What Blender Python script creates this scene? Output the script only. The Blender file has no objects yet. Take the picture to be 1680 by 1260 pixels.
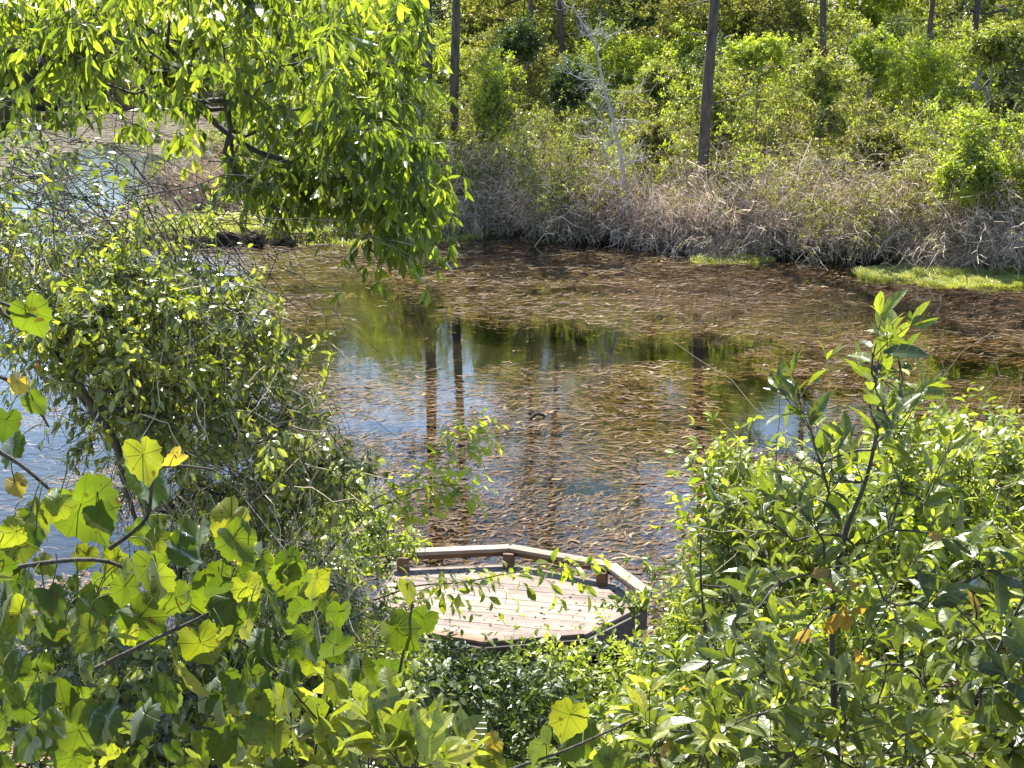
import bpy, math, random
import numpy as np
from mathutils import Vector
PI = math.pi
# ------------------------------------------------------------------ camera, sky, sun, exposure
sc = bpy.context.scene
COL = sc.collection
EYE, FPX, PITCH = 6.5, 2400.0, math.radians(13.5)
cam = bpy.data.objects.new('camera', bpy.data.cameras.new('camera'))
COL.objects.link(cam); sc.camera = cam
cam.location = (0, 0, EYE)
cam.rotation_euler = (PI/2 - PITCH, 0, 0)
cam.data.sensor_width = 36; cam.data.lens = 36*FPX/1680
cam.data.clip_start = 0.05; cam.data.clip_end = 3000
SUN_AZ, SUN_EL = math.radians(-14), math.radians(56)      # azimuth from +Y, clockwise
w = bpy.data.worlds.new('World'); sc.world = w; w.use_nodes = True
nt = w.node_tree
sky = nt.nodes.new('ShaderNodeTexSky'); sky.sky_type = 'NISHITA'; sky.sun_disc = False
sky.sun_elevation = SUN_EL; sky.sun_rotation = SUN_AZ; sky.air_density = 1.0; sky.dust_density = 0.4; sky.ozone_density = 1.7
bg = nt.nodes['Background']; bg.inputs[1].default_value = 0.095
nt.links.new(sky.outputs[0], bg.inputs[0])
sl = bpy.data.lights.new('sun', 'SUN'); sl.energy = 5.0; sl.angle = math.radians(0.55); sl.color = (1.0, 0.955, 0.87)
so = bpy.data.objects.new('sun', sl); COL.objects.link(so)
sdir = Vector((math.sin(SUN_AZ)*math.cos(SUN_EL), math.cos(SUN_AZ)*math.cos(SUN_EL), math.sin(SUN_EL)))
so.rotation_euler = (-sdir).to_track_quat('-Z', 'Y').to_euler(); so.location = (0, 20, 40)
vs = sc.view_settings; vs.view_transform = 'Standard'; vs.look = 'None'; vs.gamma = 1; vs.exposure = 1.78
sc.cycles.max_bounces = 8; sc.cycles.diffuse_bounces = 3; sc.cycles.glossy_bounces = 3
sc.cycles.transmission_bounces = 4; sc.cycles.transparent_max_bounces = 8
sc.cycles.caustics_reflective = False; sc.cycles.caustics_refractive = False
sc.cycles.use_denoising = True

R = np.random.default_rng(11)
def V3(*a): return np.array(a, float)
def ray(px, py):
    x = (px-840)/FPX; u = -(py-630)/FPX
    return np.array([x, math.cos(PITCH)+u*math.sin(PITCH), -math.sin(PITCH)+u*math.cos(PITCH)])
def P(px, py, y):            # point seen at (px,py), y metres ahead of the camera
    d = ray(px, py); return np.array([0, 0, EYE]) + d*(y/d[1])
def G(px, py, z=0.0):        # point seen at (px,py) at height z
    d = ray(px, py); return np.array([0, 0, EYE]) + d*((z-EYE)/d[2])

# ------------------------------------------------------------------ materials
def new_mat(name):
    m = bpy.data.materials.new(name); m.use_nodes = True
    n = m.node_tree; n.nodes.clear(); return m, n
def N(n, t, **kw):
    x = n.nodes.new(t)
    for k, v in kw.items():
        if hasattr(x, k): setattr(x, k, v)
        else: x.inputs[k.replace('_', ' ')].default_value = v
    return x
def L(n, a, b): n.links.new(a, b)
def ramp(n, stops):
    r = n.nodes.new('ShaderNodeValToRGB'); e = r.color_ramp.elements
    e[0].position, e[0].color = stops[0][0], (*stops[0][1], 1)
    e[1].position, e[1].color = stops[-1][0], (*stops[-1][1], 1)
    for p, c in stops[1:-1]:
        q = e.new(p); q.color = (*c, 1)
    return r
def mixc(n, f, a, b, mode='MIX'):
    m = n.nodes.new('ShaderNodeMix'); m.data_type = 'RGBA'; m.blend_type = mode
    for s, v in ((m.inputs[0], f), (m.inputs[6], a), (m.inputs[7], b)):
        if isinstance(v, bpy.types.NodeSocket): L(n, v, s)
        elif isinstance(v, (tuple, list)): s.default_value = (*v, 1)
        else: s.default_value = v
    return m.outputs[2]
def leaf_mat(name, stops, tr=0.5, trc=(1.5, 1.55, 0.5), gloss=0.06, rough=0.4, veins=False, palm=False):
    m, n = new_mat(name)
    at = N(n, 'ShaderNodeAttribute', attribute_name='rnd')
    r = ramp(n, stops); L(n, at.outputs['Fac'], r.inputs[0])
    g = n.nodes.new('ShaderNodeNewGeometry')
    no = N(n, 'ShaderNodeTexNoise', Scale=9.0 if veins else 1.3); L(n, g.outputs['Position'], no.inputs['Vector'])
    mr = N(n, 'ShaderNodeMapRange', From_Min=0.3, From_Max=0.7, To_Min=0.72, To_Max=1.25); L(n, no.outputs[0], mr.inputs[0])
    vm = N(n, 'ShaderNodeVectorMath', operation='SCALE'); L(n, r.outputs[0], vm.inputs[0]); L(n, mr.outputs[0], vm.inputs[3])
    c = vm.outputs[0]
    bmp = None
    if veins:
        uv = N(n, 'ShaderNodeUVMap', uv_map='uv')
        sp = n.nodes.new('ShaderNodeSeparateXYZ'); L(n, uv.outputs[0], sp.inputs[0])
        ab = N(n, 'ShaderNodeMath', operation='ABSOLUTE'); L(n, sp.outputs[0], ab.inputs[0])
        # side veins run forward from the midrib
        ma = N(n, 'ShaderNodeMath', operation='MULTIPLY'); L(n, ab.outputs[0], ma.inputs[0]); ma.inputs[1].default_value = -0.8
        ad = N(n, 'ShaderNodeMath', operation='ADD'); L(n, sp.outputs[1], ad.inputs[0]); L(n, ma.outputs[0], ad.inputs[1])
        mu = N(n, 'ShaderNodeMath', operation='MULTIPLY'); L(n, ad.outputs[0], mu.inputs[0]); mu.inputs[1].default_value = 5.5
        fr = N(n, 'ShaderNodeMath', operation='PINGPONG'); L(n, mu.outputs[0], fr.inputs[0]); fr.inputs[1].default_value = 0.5
        s1 = N(n, 'ShaderNodeMapRange', From_Min=0.0, From_Max=0.09, To_Min=1.0, To_Max=0.0); L(n, fr.outputs[0], s1.inputs[0])
        s2 = N(n, 'ShaderNodeMapRange', From_Min=0.008, From_Max=0.028, To_Min=1.0, To_Max=0.0); L(n, ab.outputs[0], s2.inputs[0])
        mx = N(n, 'ShaderNodeMath', operation='MAXIMUM'); L(n, s1.outputs[0], mx.inputs[0]); L(n, s2.outputs[0], mx.inputs[1])
        if palm:      # five main veins fanning from the stalk, finer ones between
            def mth(op, a_, b_=None, c_=None):
                q_ = N(n, 'ShaderNodeMath', operation=op)
                for k_, v_ in enumerate((a_, b_, c_)):
                    if v_ is None: continue
                    if isinstance(v_, (int, float)): q_.inputs[k_].default_value = v_
                    else: L(n, v_, q_.inputs[k_])
                return q_.outputs[0]
            th = mth('ABSOLUTE', mth('ARCTAN2', sp.outputs[0], sp.outputs[1]))
            rr_ = mth('SQRT', mth('ADD', mth('MULTIPLY', sp.outputs[0], sp.outputs[0]), mth('MULTIPLY', sp.outputs[1], sp.outputs[1])))
            main = mth('MULTIPLY', mth('PINGPONG', th, 0.42), rr_)
            nz_ = N(n, 'ShaderNodeTexNoise', Scale=3.0); L(n, uv.outputs[0], nz_.inputs['Vector'])
            fine = mth('PINGPONG', mth('ADD', mth('MULTIPLY', rr_, 6.0), mth('MULTIPLY_ADD', mth('PINGPONG', th, 0.42), -5.0, nz_.outputs[0])), 0.5)
            m1 = N(n, 'ShaderNodeMapRange', From_Min=0.008, From_Max=0.022, To_Min=1.0, To_Max=0.0); L(n, main, m1.inputs[0])
            m2_ = N(n, 'ShaderNodeMapRange', From_Min=0.0, From_Max=0.10, To_Min=0.38, To_Max=0.0); L(n, fine, m2_.inputs[0])
            L(n, m1.outputs[0], mx.inputs[0]); L(n, m2_.outputs[0], mx.inputs[1])
        h = N(n, 'ShaderNodeMath', operation='MULTIPLY'); L(n, mx.outputs[0], h.inputs[0]); h.inputs[1].default_value = 0.30
        c = mixc(n, h.outputs[0], c, (0.04, 0.06, 0.01))
        # spots and blemishes
        nb = N(n, 'ShaderNodeTexNoise', Scale=55.0, Detail=1.0); L(n, g.outputs['Position'], nb.inputs['Vector'])
        sb = N(n, 'ShaderNodeMapRange', From_Min=0.66, From_Max=0.72, To_Min=0.0, To_Max=0.8); L(n, nb.outputs[0], sb.inputs[0])
        c = mixc(n, sb.outputs[0], c, (0.07, 0.045, 0.015))
        bp = N(n, 'ShaderNodeBump', Strength=0.5, Distance=0.002); L(n, mx.outputs[0], bp.inputs['Height']); bmp = bp.outputs[0]
    d = n.nodes.new('ShaderNodeBsdfDiffuse'); L(n, c, d.inputs[0])
    tc = mixc(n, 1.0, c, trc, 'MULTIPLY')
    t = n.nodes.new('ShaderNodeBsdfTranslucent'); L(n, tc, t.inputs[0])
    ms = n.nodes.new('ShaderNodeMixShader'); ms.inputs[0].default_value = tr; L(n, d.outputs[0], ms.inputs[1]); L(n, t.outputs[0], ms.inputs[2])
    gl = N(n, 'ShaderNodeBsdfGlossy', Roughness=rough); gl.inputs[0].default_value = (0.8, 0.82, 0.78, 1)
    fz = N(n, 'ShaderNodeLayerWeight', Blend=0.25)
    fm = N(n, 'ShaderNodeMath', operation='MULTIPLY_ADD'); L(n, fz.outputs['Fresnel'], fm.inputs[0]); fm.inputs[1].default_value = 0.16; fm.inputs[2].default_value = gloss
    m2 = n.nodes.new('ShaderNodeMixShader'); L(n, fm.outputs[0], m2.inputs[0]); L(n, ms.outputs[0], m2.inputs[1]); L(n, gl.outputs[0], m2.inputs[2])
    if bmp:
        for q in (d, t, gl): L(n, bmp, q.inputs['Normal'])
    o = n.nodes.new('ShaderNodeOutputMaterial'); L(n, m2.outputs[0], o.inputs[0])
    return m
def bark_mat(name, c1, c2, scale=6.0, stretch=0.2, rough=0.85, bump=0.6, usernd=False):
    m, n = new_mat(name)
    tc = n.nodes.new('ShaderNodeTexCoord')
    mp = n.nodes.new('ShaderNodeMapping'); mp.inputs['Scale'].default_value = (1, 1, stretch); L(n, tc.outputs['Object'], mp.inputs[0])
    no = N(n, 'ShaderNodeTexNoise', Scale=scale, Detail=6.0, Roughness=0.65); L(n, mp.outputs[0], no.inputs['Vector'])
    r = ramp(n, [(0.32, c1), (0.68, c2)])
    if usernd:
        at = N(n, 'ShaderNodeAttribute', attribute_name='rnd')
        mm = N(n, 'ShaderNodeMath', operation='MULTIPLY_ADD'); L(n, no.outputs[0], mm.inputs[0]); mm.inputs[1].default_value = 0.3; 
        m3 = N(n, 'ShaderNodeMath', operation='MULTIPLY'); L(n, at.outputs['Fac'], m3.inputs[0]); m3.inputs[1].default_value = 0.7
        L(n, m3.outputs[0], mm.inputs[2]); L(n, mm.outputs[0], r.inputs[0])
    else: L(n, no.outputs[0], r.inputs[0])
    b = N(n, 'ShaderNodeBump', Strength=bump, Distance=0.02); L(n, no.outputs[0], b.inputs['Height'])
    p = N(n, 'ShaderNodeBsdfPrincipled', Roughness=rough); L(n, r.outputs[0], p.inputs['Base Color']); L(n, b.outputs[0], p.inputs['Normal'])
    o = n.nodes.new('ShaderNodeOutputMaterial'); L(n, p.outputs[0], o.inputs[0])
    return m
def hexc(s, k=1.0):
    v = [int(s[i:i+2], 16)/255 for i in (0, 2, 4)]
    return tuple((x/12.92 if x < .04045 else ((x+.055)/1.055)**2.4)*k for x in v)

M = {}
M['pine_bark'] = bark_mat('pine_bark', (0.035, 0.028, 0.024), (0.15, 0.115, 0.09), 9, 0.25)
M['dark_bark'] = bark_mat('dark_bark', (0.02, 0.016, 0.013), (0.10, 0.085, 0.07), 30, 0.3)
M['grey_bark'] = bark_mat('grey_bark', (0.10, 0.09, 0.08), (0.30, 0.28, 0.26), 20, 0.3)
M['dead_wood'] = bark_mat('dead_wood', (0.26, 0.24, 0.22), (0.56, 0.53, 0.50), 12, 0.3)
M['brush'] = bark_mat('brush_twigs', (0.16, 0.105, 0.07), (0.82, 0.66, 0.50), 3, 1, usernd=True, bump=0.1)
M['vine_twig'] = bark_mat('vine_twigs', (0.06, 0.045, 0.03), (0.50, 0.42, 0.30), 8, 1, usernd=True, bump=0.1)
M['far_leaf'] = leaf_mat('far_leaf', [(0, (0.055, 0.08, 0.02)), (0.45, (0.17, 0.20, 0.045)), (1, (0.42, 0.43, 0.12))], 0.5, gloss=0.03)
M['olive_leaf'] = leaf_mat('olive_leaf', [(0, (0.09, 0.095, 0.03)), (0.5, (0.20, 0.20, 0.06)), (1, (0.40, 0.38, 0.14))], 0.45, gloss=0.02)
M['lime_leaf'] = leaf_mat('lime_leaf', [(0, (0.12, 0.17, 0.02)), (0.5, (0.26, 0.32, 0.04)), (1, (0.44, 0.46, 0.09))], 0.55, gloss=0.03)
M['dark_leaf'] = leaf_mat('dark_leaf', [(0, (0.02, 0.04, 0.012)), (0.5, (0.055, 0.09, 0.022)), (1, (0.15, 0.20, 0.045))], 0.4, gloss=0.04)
M['needle'] = leaf_mat('pine_needle', [(0, (0.07, 0.10, 0.035)), (1, (0.24, 0.26, 0.09))], 0.4, gloss=0.02)
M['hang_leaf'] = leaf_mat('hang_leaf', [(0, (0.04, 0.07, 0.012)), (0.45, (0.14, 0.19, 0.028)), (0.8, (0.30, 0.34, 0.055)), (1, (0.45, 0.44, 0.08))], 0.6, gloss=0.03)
M['vine_leaf'] = leaf_mat('vine_leaf', [(0, (0.035, 0.055, 0.012)), (0.45, (0.12, 0.15, 0.025)), (0.8, (0.30, 0.33, 0.06)), (0.95, (0.42, 0.42, 0.14)), (0.985, (0.30, 0.20, 0.08)), (1, (0.14, 0.05, 0.02))], 0.5, gloss=0.07, rough=0.35)
M['grape_leaf'] = leaf_mat('grape_leaf', [(0, (0.04, 0.075, 0.012)), (0.6, (0.105, 0.15, 0.018)), (0.9, (0.21, 0.235, 0.03)), (1, (0.40, 0.30, 0.09))], 0.55, trc=(1.5, 1.45, 0.4), gloss=0.02, rough=0.5, veins=True, palm=True)
M['bay_leaf'] = leaf_mat('bay_leaf', [(0, (0.03, 0.055, 0.012)), (0.5, (0.11, 0.14, 0.022)), (0.86, (0.28, 0.31, 0.05)), (0.96, (0.40, 0.39, 0.08)), (1, (0.36, 0.22, 0.07))], 0.55, gloss=0.05, rough=0.34, veins=True)
M['mid_leaf'] = leaf_mat('mid_leaf', [(0, (0.045, 0.075, 0.012)), (0.5, (0.17, 0.22, 0.03)), (1, (0.44, 0.46, 0.08))], 0.55, gloss=0.05, rough=0.36)
M['grass'] = leaf_mat('marsh_grass', [(0, (0.17, 0.19, 0.05)), (0.5, (0.34, 0.36, 0.10)), (1, (0.48, 0.45, 0.20))], 0.4, gloss=0.02)
M['weed'] = leaf_mat('pond_weed', [(0, (0.040, 0.018, 0.009)), (0.4, (0.085, 0.044, 0.022)), (0.75, (0.145, 0.094, 0.045)), (1, (0.30, 0.25, 0.13))], 0.25, trc=(1.2, 1.0, 0.6), gloss=0.02)
M['green_stem'] = bark_mat('green_stem', (0.12, 0.16, 0.03), (0.28, 0.32, 0.08), 20, 1, bump=0.1)
M['mud'] = bark_mat('mud_stump', (0.012, 0.01, 0.008), (0.06, 0.045, 0.03), 14, 1)

# ------------------------------------------------------------------ geometry accumulator
class Geo:
    def __init__(s): s.v=[]; s.f3=[]; s.f4=[]; s.r3=[]; s.r4=[]; s.u=[]; s.n=0
    def add(s, v, t3, t4, r3, r4, uv=None):
        s.v.append(v)
        if len(t3): s.f3.append(t3+s.n); s.r3.append(r3)
        if len(t4): s.f4.append(t4+s.n); s.r4.append(r4)
        s.u.append(np.zeros((len(v), 2)) if uv is None else uv)
        s.n += len(v)
    def inst(s, T, pos, A, Nn, sc_, wid=1.0, rnd=None, curl=None):
        """copies of template T (verts, tris, quads) with y along A and z along Nn"""
        tv, t3, t4 = T; n = len(pos)
        if n == 0: return
        A = A/np.maximum(np.linalg.norm(A, axis=1, keepdims=True), 1e-9)
        X = np.cross(A, Nn); X /= np.maximum(np.linalg.norm(X, axis=1, keepdims=True), 1e-9)
        Z = np.cross(X, A)
        sc_ = np.broadcast_to(sc_, (n,)); wid = np.broadcast_to(wid, (n,))
        if rnd is None: rnd = R.random(n)
        if curl is None: curl = np.ones(n)
        v = (tv[None, :, 0, None]*(X*wid[:, None])[:, None] + tv[None, :, 1, None]*A[:, None] + (tv[None, :, 2, None])*(Z*curl[:, None])[:, None])*sc_[:, None, None] + pos[:, None]
        k = len(tv); off = (np.arange(n)*k)[:, None, None]
        f3 = (t3[None]+off).reshape(-1, 3) if len(t3) else np.zeros((0, 3), int)
        f4 = (t4[None]+off).reshape(-1, 4) if len(t4) else np.zeros((0, 4), int)
        uv = np.tile(tv[:, :2], (n, 1))
        s.add(v.reshape(-1, 3), f3, f4, np.repeat(rnd, len(t3)), np.repeat(rnd, len(t4)), uv)
    def tubes(s, Pt, Rd, S=4, rnd=None):
        """Pt (n,k,3) polylines, Rd (n,k) radii"""
        n, k, _ = Pt.shape
        if n == 0: return
        T = np.gradient(Pt, axis=1) if k > 2 else np.repeat((Pt[:, 1:]-Pt[:, :1]), 2, 1)
        T /= np.maximum(np.linalg.norm(T, axis=2, keepdims=True), 1e-9)
        ref = np.zeros_like(T); ref[..., 0] = 1.0
        flat = np.abs(T[:, :, 0]).mean(1) > 0.7
        ref[flat] = (0, 0, 1)
        U = np.cross(T, ref); U /= np.maximum(np.linalg.norm(U, axis=2, keepdims=True), 1e-9)
        W = np.cross(T, U)
        a = np.arange(S)*2*PI/S
        v = Pt[:, :, None] + Rd[:, :, None, None]*(np.cos(a)[None, None, :, None]*U[:, :, None] + np.sin(a)[None, None, :, None]*W[:, :, None])
        i = np.arange(k-1)[:, None]*S; j = np.arange(S)[None]; j2 = (j+1) % S
        q = np.stack([i+j, i+j2, i+S+j2, i+S+j], -1).reshape(-1, 4)
        off = (np.arange(n)*k*S)[:, None, None]
        if rnd is None: rnd = R.random(n)
        s.add(v.reshape(-1, 3), np.zeros((0, 3), int), (q[None]+off).reshape(-1, 4), np.zeros(0), np.repeat(rnd, len(q)))
    def ribbons(s, Pt, Wd, rnd=None):
        n, k, _ = Pt.shape
        T = np.gradient(Pt, axis=1); U = np.cross(T, np.array([0, 0, 1.0])); U /= np.maximum(np.linalg.norm(U, axis=2, keepdims=True), 1e-9)
        v = np.stack([Pt-U*Wd[..., None], Pt+U*Wd[..., None]], 2).reshape(n, -1, 3)
        i = np.arange(k-1)*2; q = np.stack([i, i+1, i+3, i+2], -1)
        off = (np.arange(n)*2*k)[:, None, None]
        if rnd is None: rnd = R.random(n)
        s.add(v.reshape(-1, 3), np.zeros((0, 3), int), (q[None]+off).reshape(-1, 4), np.zeros(0), np.repeat(rnd, k-1))
    def build(s, name, mat, parent=None, smooth=False):
        me = bpy.data.meshes.new(name)
        v = np.concatenate(s.v) if s.v else np.zeros((0, 3))
        f3 = np.concatenate(s.f3) if s.f3 else np.zeros((0, 3), int)
        f4 = np.concatenate(s.f4) if s.f4 else np.zeros((0, 4), int)
        r = np.concatenate((s.r3 or [np.zeros(0)])+(s.r4 or [np.zeros(0)]))
        u = np.concatenate(s.u) if s.u else np.zeros((0, 2))
        me.vertices.add(len(v)); me.vertices.foreach_set('co', v.astype(np.float32).ravel())
        lo = np.concatenate([f3.ravel(), f4.ravel()]).astype(np.int32)
        me.loops.add(len(lo)); me.loops.foreach_set('vertex_index', lo)
        me.polygons.add(len(f3)+len(f4))
        st = np.concatenate([np.arange(len(f3))*3, len(f3)*3+np.arange(len(f4))*4]).astype(np.int32)
        me.polygons.foreach_set('loop_start', st)
        me.polygons.foreach_set('use_smooth', np.full(len(st), smooth))
        at = me.attributes.new('rnd', 'FLOAT', 'FACE'); at.data.foreach_set('value', r.astype(np.float32))
        ul = me.uv_layers.new(name='uv'); ul.data.foreach_set('uv', u[lo].astype(np.float32).ravel())
        me.update(calc_edges=True)
        me.materials.append(mat)
        o = bpy.data.objects.new(name, me); COL.objects.link(o)
        if parent is not None: o.parent = parent
        return o

def tag(o, label=None, cat=None, group=None, kind=None):
    if label: o['label'] = label
    if cat: o['category'] = cat
    if group: o['group'] = group
    if kind: o['kind'] = kind
    return o
def empty(name, loc, label, cat, group=None):
    o = bpy.data.objects.new(name, None); COL.objects.link(o)
    o.location = loc; o.empty_display_size = 0.3
    return tag(o, label, cat, group)
def copy_tree(o, parent=None):
    c = o.copy(); COL.objects.link(c)
    if parent is not None: c.parent = parent
    for ch in list(o.children): copy_tree(ch, c)
    return c

# ------------------------------------------------------------------ leaf templates (y along the leaf, z out of its face)
def T_leaf2(w=0.3):
    return (np.array([[0, 0, 0], [w, .45, .09], [0, 1, -.12], [-w, .45, .09], [0, .5, 0]], float)[:4], np.array([[0, 1, 2], [0, 2, 3]]), np.zeros((0, 4), int))
def T_ell(w=0.2, droop=0.25, fold=0.35, pet=0.08, shape=(0.62, 1.0, 0.72)):
    ts = [0.22, 0.5, 0.78]
    v = [[0, 0, 0], [0, pet, 0]]
    for t, s in zip(ts, shape):
        y = pet+(1-pet)*t; z = -droop*t*t
        v += [[-w*s, y, z+fold*w*s], [0, y, z], [w*s, y, z+fold*w*s]]
    v.append([0, 1, -droop])
    t3 = [[1, 3, 2], [1, 4, 3], [8, 9, 11], [9, 10, 11]]
    t4 = [[2, 3, 6, 5], [3, 4, 7, 6], [5, 6, 9, 8], [6, 7, 10, 9]]
    return (np.array(v, float)[:, :], np.array(t3), np.array(t4))
def T_grape(seed, nt_=30):
    r = np.random.default_rng(seed)
    th = np.linspace(0, 2*PI, nt_, endpoint=False)      # 0 = tip direction
    base = 0.56+0.10*np.cos(th)**2*np.sign(np.cos(th)).clip(0)+0.0*th
    rad = base*(1-0.5*np.exp(-((np.abs(np.angle(np.exp(1j*(th-PI)))))/0.28)**2))
    rad += 0.20*np.exp(-(np.angle(np.exp(1j*th))/0.28)**2)
    rad += 0.045*np.exp(-((np.abs(np.angle(np.exp(1j*th)))-1.0)/0.25)**2)
    rad *= 1+0.05*np.where(np.arange(nt_) % 2 == 0, 1, -1)*(np.abs(np.angle(np.exp(1j*(th-PI)))) > 0.35)
    rad *= 1+r.normal(0, 0.02, nt_)
    a, b, c = r.uniform(-.5, .5), r.uniform(-.1, .5), r.uniform(-.35, .35)
    def z(x, y): return -b*(y*y)*0.6 + 0.35*np.abs(x)*(0.4+a) - 0.35*x*x + c*x*y + 0.03*np.sin(9*x+3*y+seed)
    rings = [np.array([[0, 0, 0]])]
    for f in (0.35, 0.7, 1.0):
        x = np.sin(th)*rad*f; y = np.cos(th)*rad*f
        rings.append(np.stack([x, y, z(x, y)+ (0.02*np.cos(5*th) if f == 1 else 0)], 1))
    v = np.concatenate(rings)
    t3 = [[0, 1+i, 1+(i+1) % nt_] for i in range(nt_)]
    t4 = [[1+k*nt_+i, 1+(k+1)*nt_+i, 1+(k+1)*nt_+(i+1) % nt_, 1+k*nt_+(i+1) % nt_] for k in (0, 1) for i in range(nt_)]
    return (v, np.array(t3), np.array(t4))
TL2 = T_leaf2(0.30); TL2n = T_leaf2(0.2)
TE = T_ell(0.21); TEn = T_ell(0.15, 0.4, 0.3); TEw = T_ell(0.30, 0.2, 0.3); TEo = T_ell(0.34, .15, .25, .05, (0.8, 1.0, 0.6))
TG = [T_grape(i) for i in range(6)]

def unit(a): return a/np.maximum(np.linalg.norm(a, axis=-1, keepdims=True), 1e-9)
def rdir(n, rng=None): return unit((rng or R).normal(size=(n, 3)))

def shoots(gl, gw, O, D, ln, nl, leaf, T, droop=0.3, spread=1.0, r0=0.003, rnd=None, updir=0.6, whorl=0, sag=0.15, wid=1.0, rv=0.25, S=3):
    """leafy shoots: O origins (n,3), D directions, ln lengths (n), nl leaves per shoot"""
    n = len(O)
    if n == 0: return
    D = unit(D); ln = np.broadcast_to(ln, (n,))
    k = 4; t = np.linspace(0, 1, k)[None, :, None]
    side = rdir(n)*0.25
    def pos(t_): return O[:, None]+(D[:, None]*t_+side[:, None]*t_*t_*0.6+np.array([0, 0, -sag])*t_*t_)*ln[:, None, None]
    if gw is not None:
        gw.tubes(pos(t), np.linspace(1, 0.45, k)[None]*np.full((n, 1), r0), S)
    tl = (np.linspace(0.12, 1.0, nl)[None, :]+R.normal(0, .03, (n, nl))).clip(0.02, 1.0)
    if whorl: tl = np.where(np.arange(nl)[None] >= nl-whorl, 1.0-R.random((n, nl))*0.06, tl)
    Lp = pos(tl[..., None])
    tang = unit(D[:, None]+side[:, None]*tl[..., None]*1.2+np.array([0, 0, -2*sag])*tl[..., None])
    ang = np.arange(nl)[None]*2.39996+R.random((n, 1))*6.28+R.normal(0, .3, (n, nl))
    ref = np.array([0.31, 0.2, 0.93]); u = unit(np.cross(tang, ref)); v = np.cross(tang, u)
    rad = u*np.cos(ang)[..., None]+v*np.sin(ang)[..., None]
    out = tl[..., None]
    A = unit(tang*(0.35+0.5*out)+rad*spread*(1.05-0.35*out)+np.array([0, 0, -droop])+R.normal(0, .15, (n, nl, 3)))
    Nn = unit(np.array([0, 0, updir])+tang*0.5+R.normal(0, .38, (n, nl, 3)))
    if rnd is None: rnd = R.random(n)
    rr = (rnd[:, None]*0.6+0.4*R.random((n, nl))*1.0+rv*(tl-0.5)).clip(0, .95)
    rr[R.random(rr.shape) < .003] = 1.0
    size = leaf*R.uniform(0.45, 1.22, (n, nl))*(1.0-0.25*(tl > 0.9))
    gl.inst(T, Lp.reshape(-1, 3), A.reshape(-1, 3), Nn.reshape(-1, 3), size.ravel(), wid=R.uniform(.8, 1.2, n*nl)*wid, rnd=rr.ravel(), curl=R.uniform(0.2, 1.8, n*nl))

def grow(gw, trunk, rb, rt, C, rtip=0.006, bend=0.12, S=5, sag=0.0, expo=0.5, hpen=0.5, rmax=.2):
    """trunk (m,3) then limbs to every point of C, each from its nearest wood; returns end directions"""
    trunk = np.asarray(trunk, float); m = len(trunk); C = np.asarray(C, float)
    nodes = list(trunk); par = [-1]+list(range(m-1)); wgt = [0]*m
    order = np.argsort(np.linalg.norm(C-trunk[m//2], axis=1)); dirs = np.zeros_like(C); chains = []
    NP = np.zeros((m+3*len(C), 3)); NP[:m] = trunk; cnt = m
    lo = max(1, m//4)
    for ci in order:
        c = C[ci]; dv = c-NP[lo:cnt]; dist = np.linalg.norm(dv, axis=1)+hpen*np.clip(-dv[:, 2], 0, None)
        j = int(np.argmin(dist))+lo; p = NP[j]; ln = np.linalg.norm(c-p)
        a = p+(c-p)*0.35+R.normal(0, bend, 3)*ln*0.6+np.array([0, 0, (0.06-sag)*ln]); b = p+(c-p)*0.7+R.normal(0, bend, 3)*ln*0.5+np.array([0, 0, (0.05-sag)*ln])
        for q, pr in ((a, j), (b, cnt), (c, cnt+1)):
            par.append(pr)
        NP[cnt] = a; NP[cnt+1] = b; NP[cnt+2] = c
        chains.append((j, cnt, cnt+1, cnt+2)); wgt += [0, 0, 1]
        dirs[ci] = c-b; cnt += 3
    wgt = np.array(wgt, float)
    for i in range(cnt-1, 0, -1): wgt[par[i]] += wgt[i]
    rad = rtip*np.maximum(wgt, 1)**expo
    tr = np.linspace(0, 1, m)**0.8; trad = rb*(1-tr)+rt*tr
    rad[:m] = trad
    rad[m:] = np.minimum(rad[m:], rmax)
    if chains:
        ch = np.array(chains); rr = rad[ch].copy(); rr[:, 0] = np.minimum(rr[:, 0], rr[:, 1]*1.15); rr[:, 3] *= 0.7
        gw.tubes(NP[ch], rr, 4)
    # trunk with finer steps
    gw.tubes(resample(trunk, 4*m)[None], np.interp(np.linspace(0, 1, 4*m), np.linspace(0, 1, m), trad)[None], 9 if rb > .05 else 6)
    return unit(dirs)
def resample(p, n):
    p = np.asarray(p, float); m = len(p); t = np.linspace(0, m-1, n); out = np.zeros((n, 3))
    for q, tt in enumerate(t):
        i = min(int(tt), m-2); f = tt-i
        p0 = p[max(i-1, 0)]; p1 = p[i]; p2 = p[i+1]; p3 = p[min(i+2, m-1)]
        out[q] = 0.5*((2*p1)+(-p0+p2)*f+(2*p0-5*p1+4*p2-p3)*f*f+(-p0+3*p1-3*p2+p3)*f**3)
    return out

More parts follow.
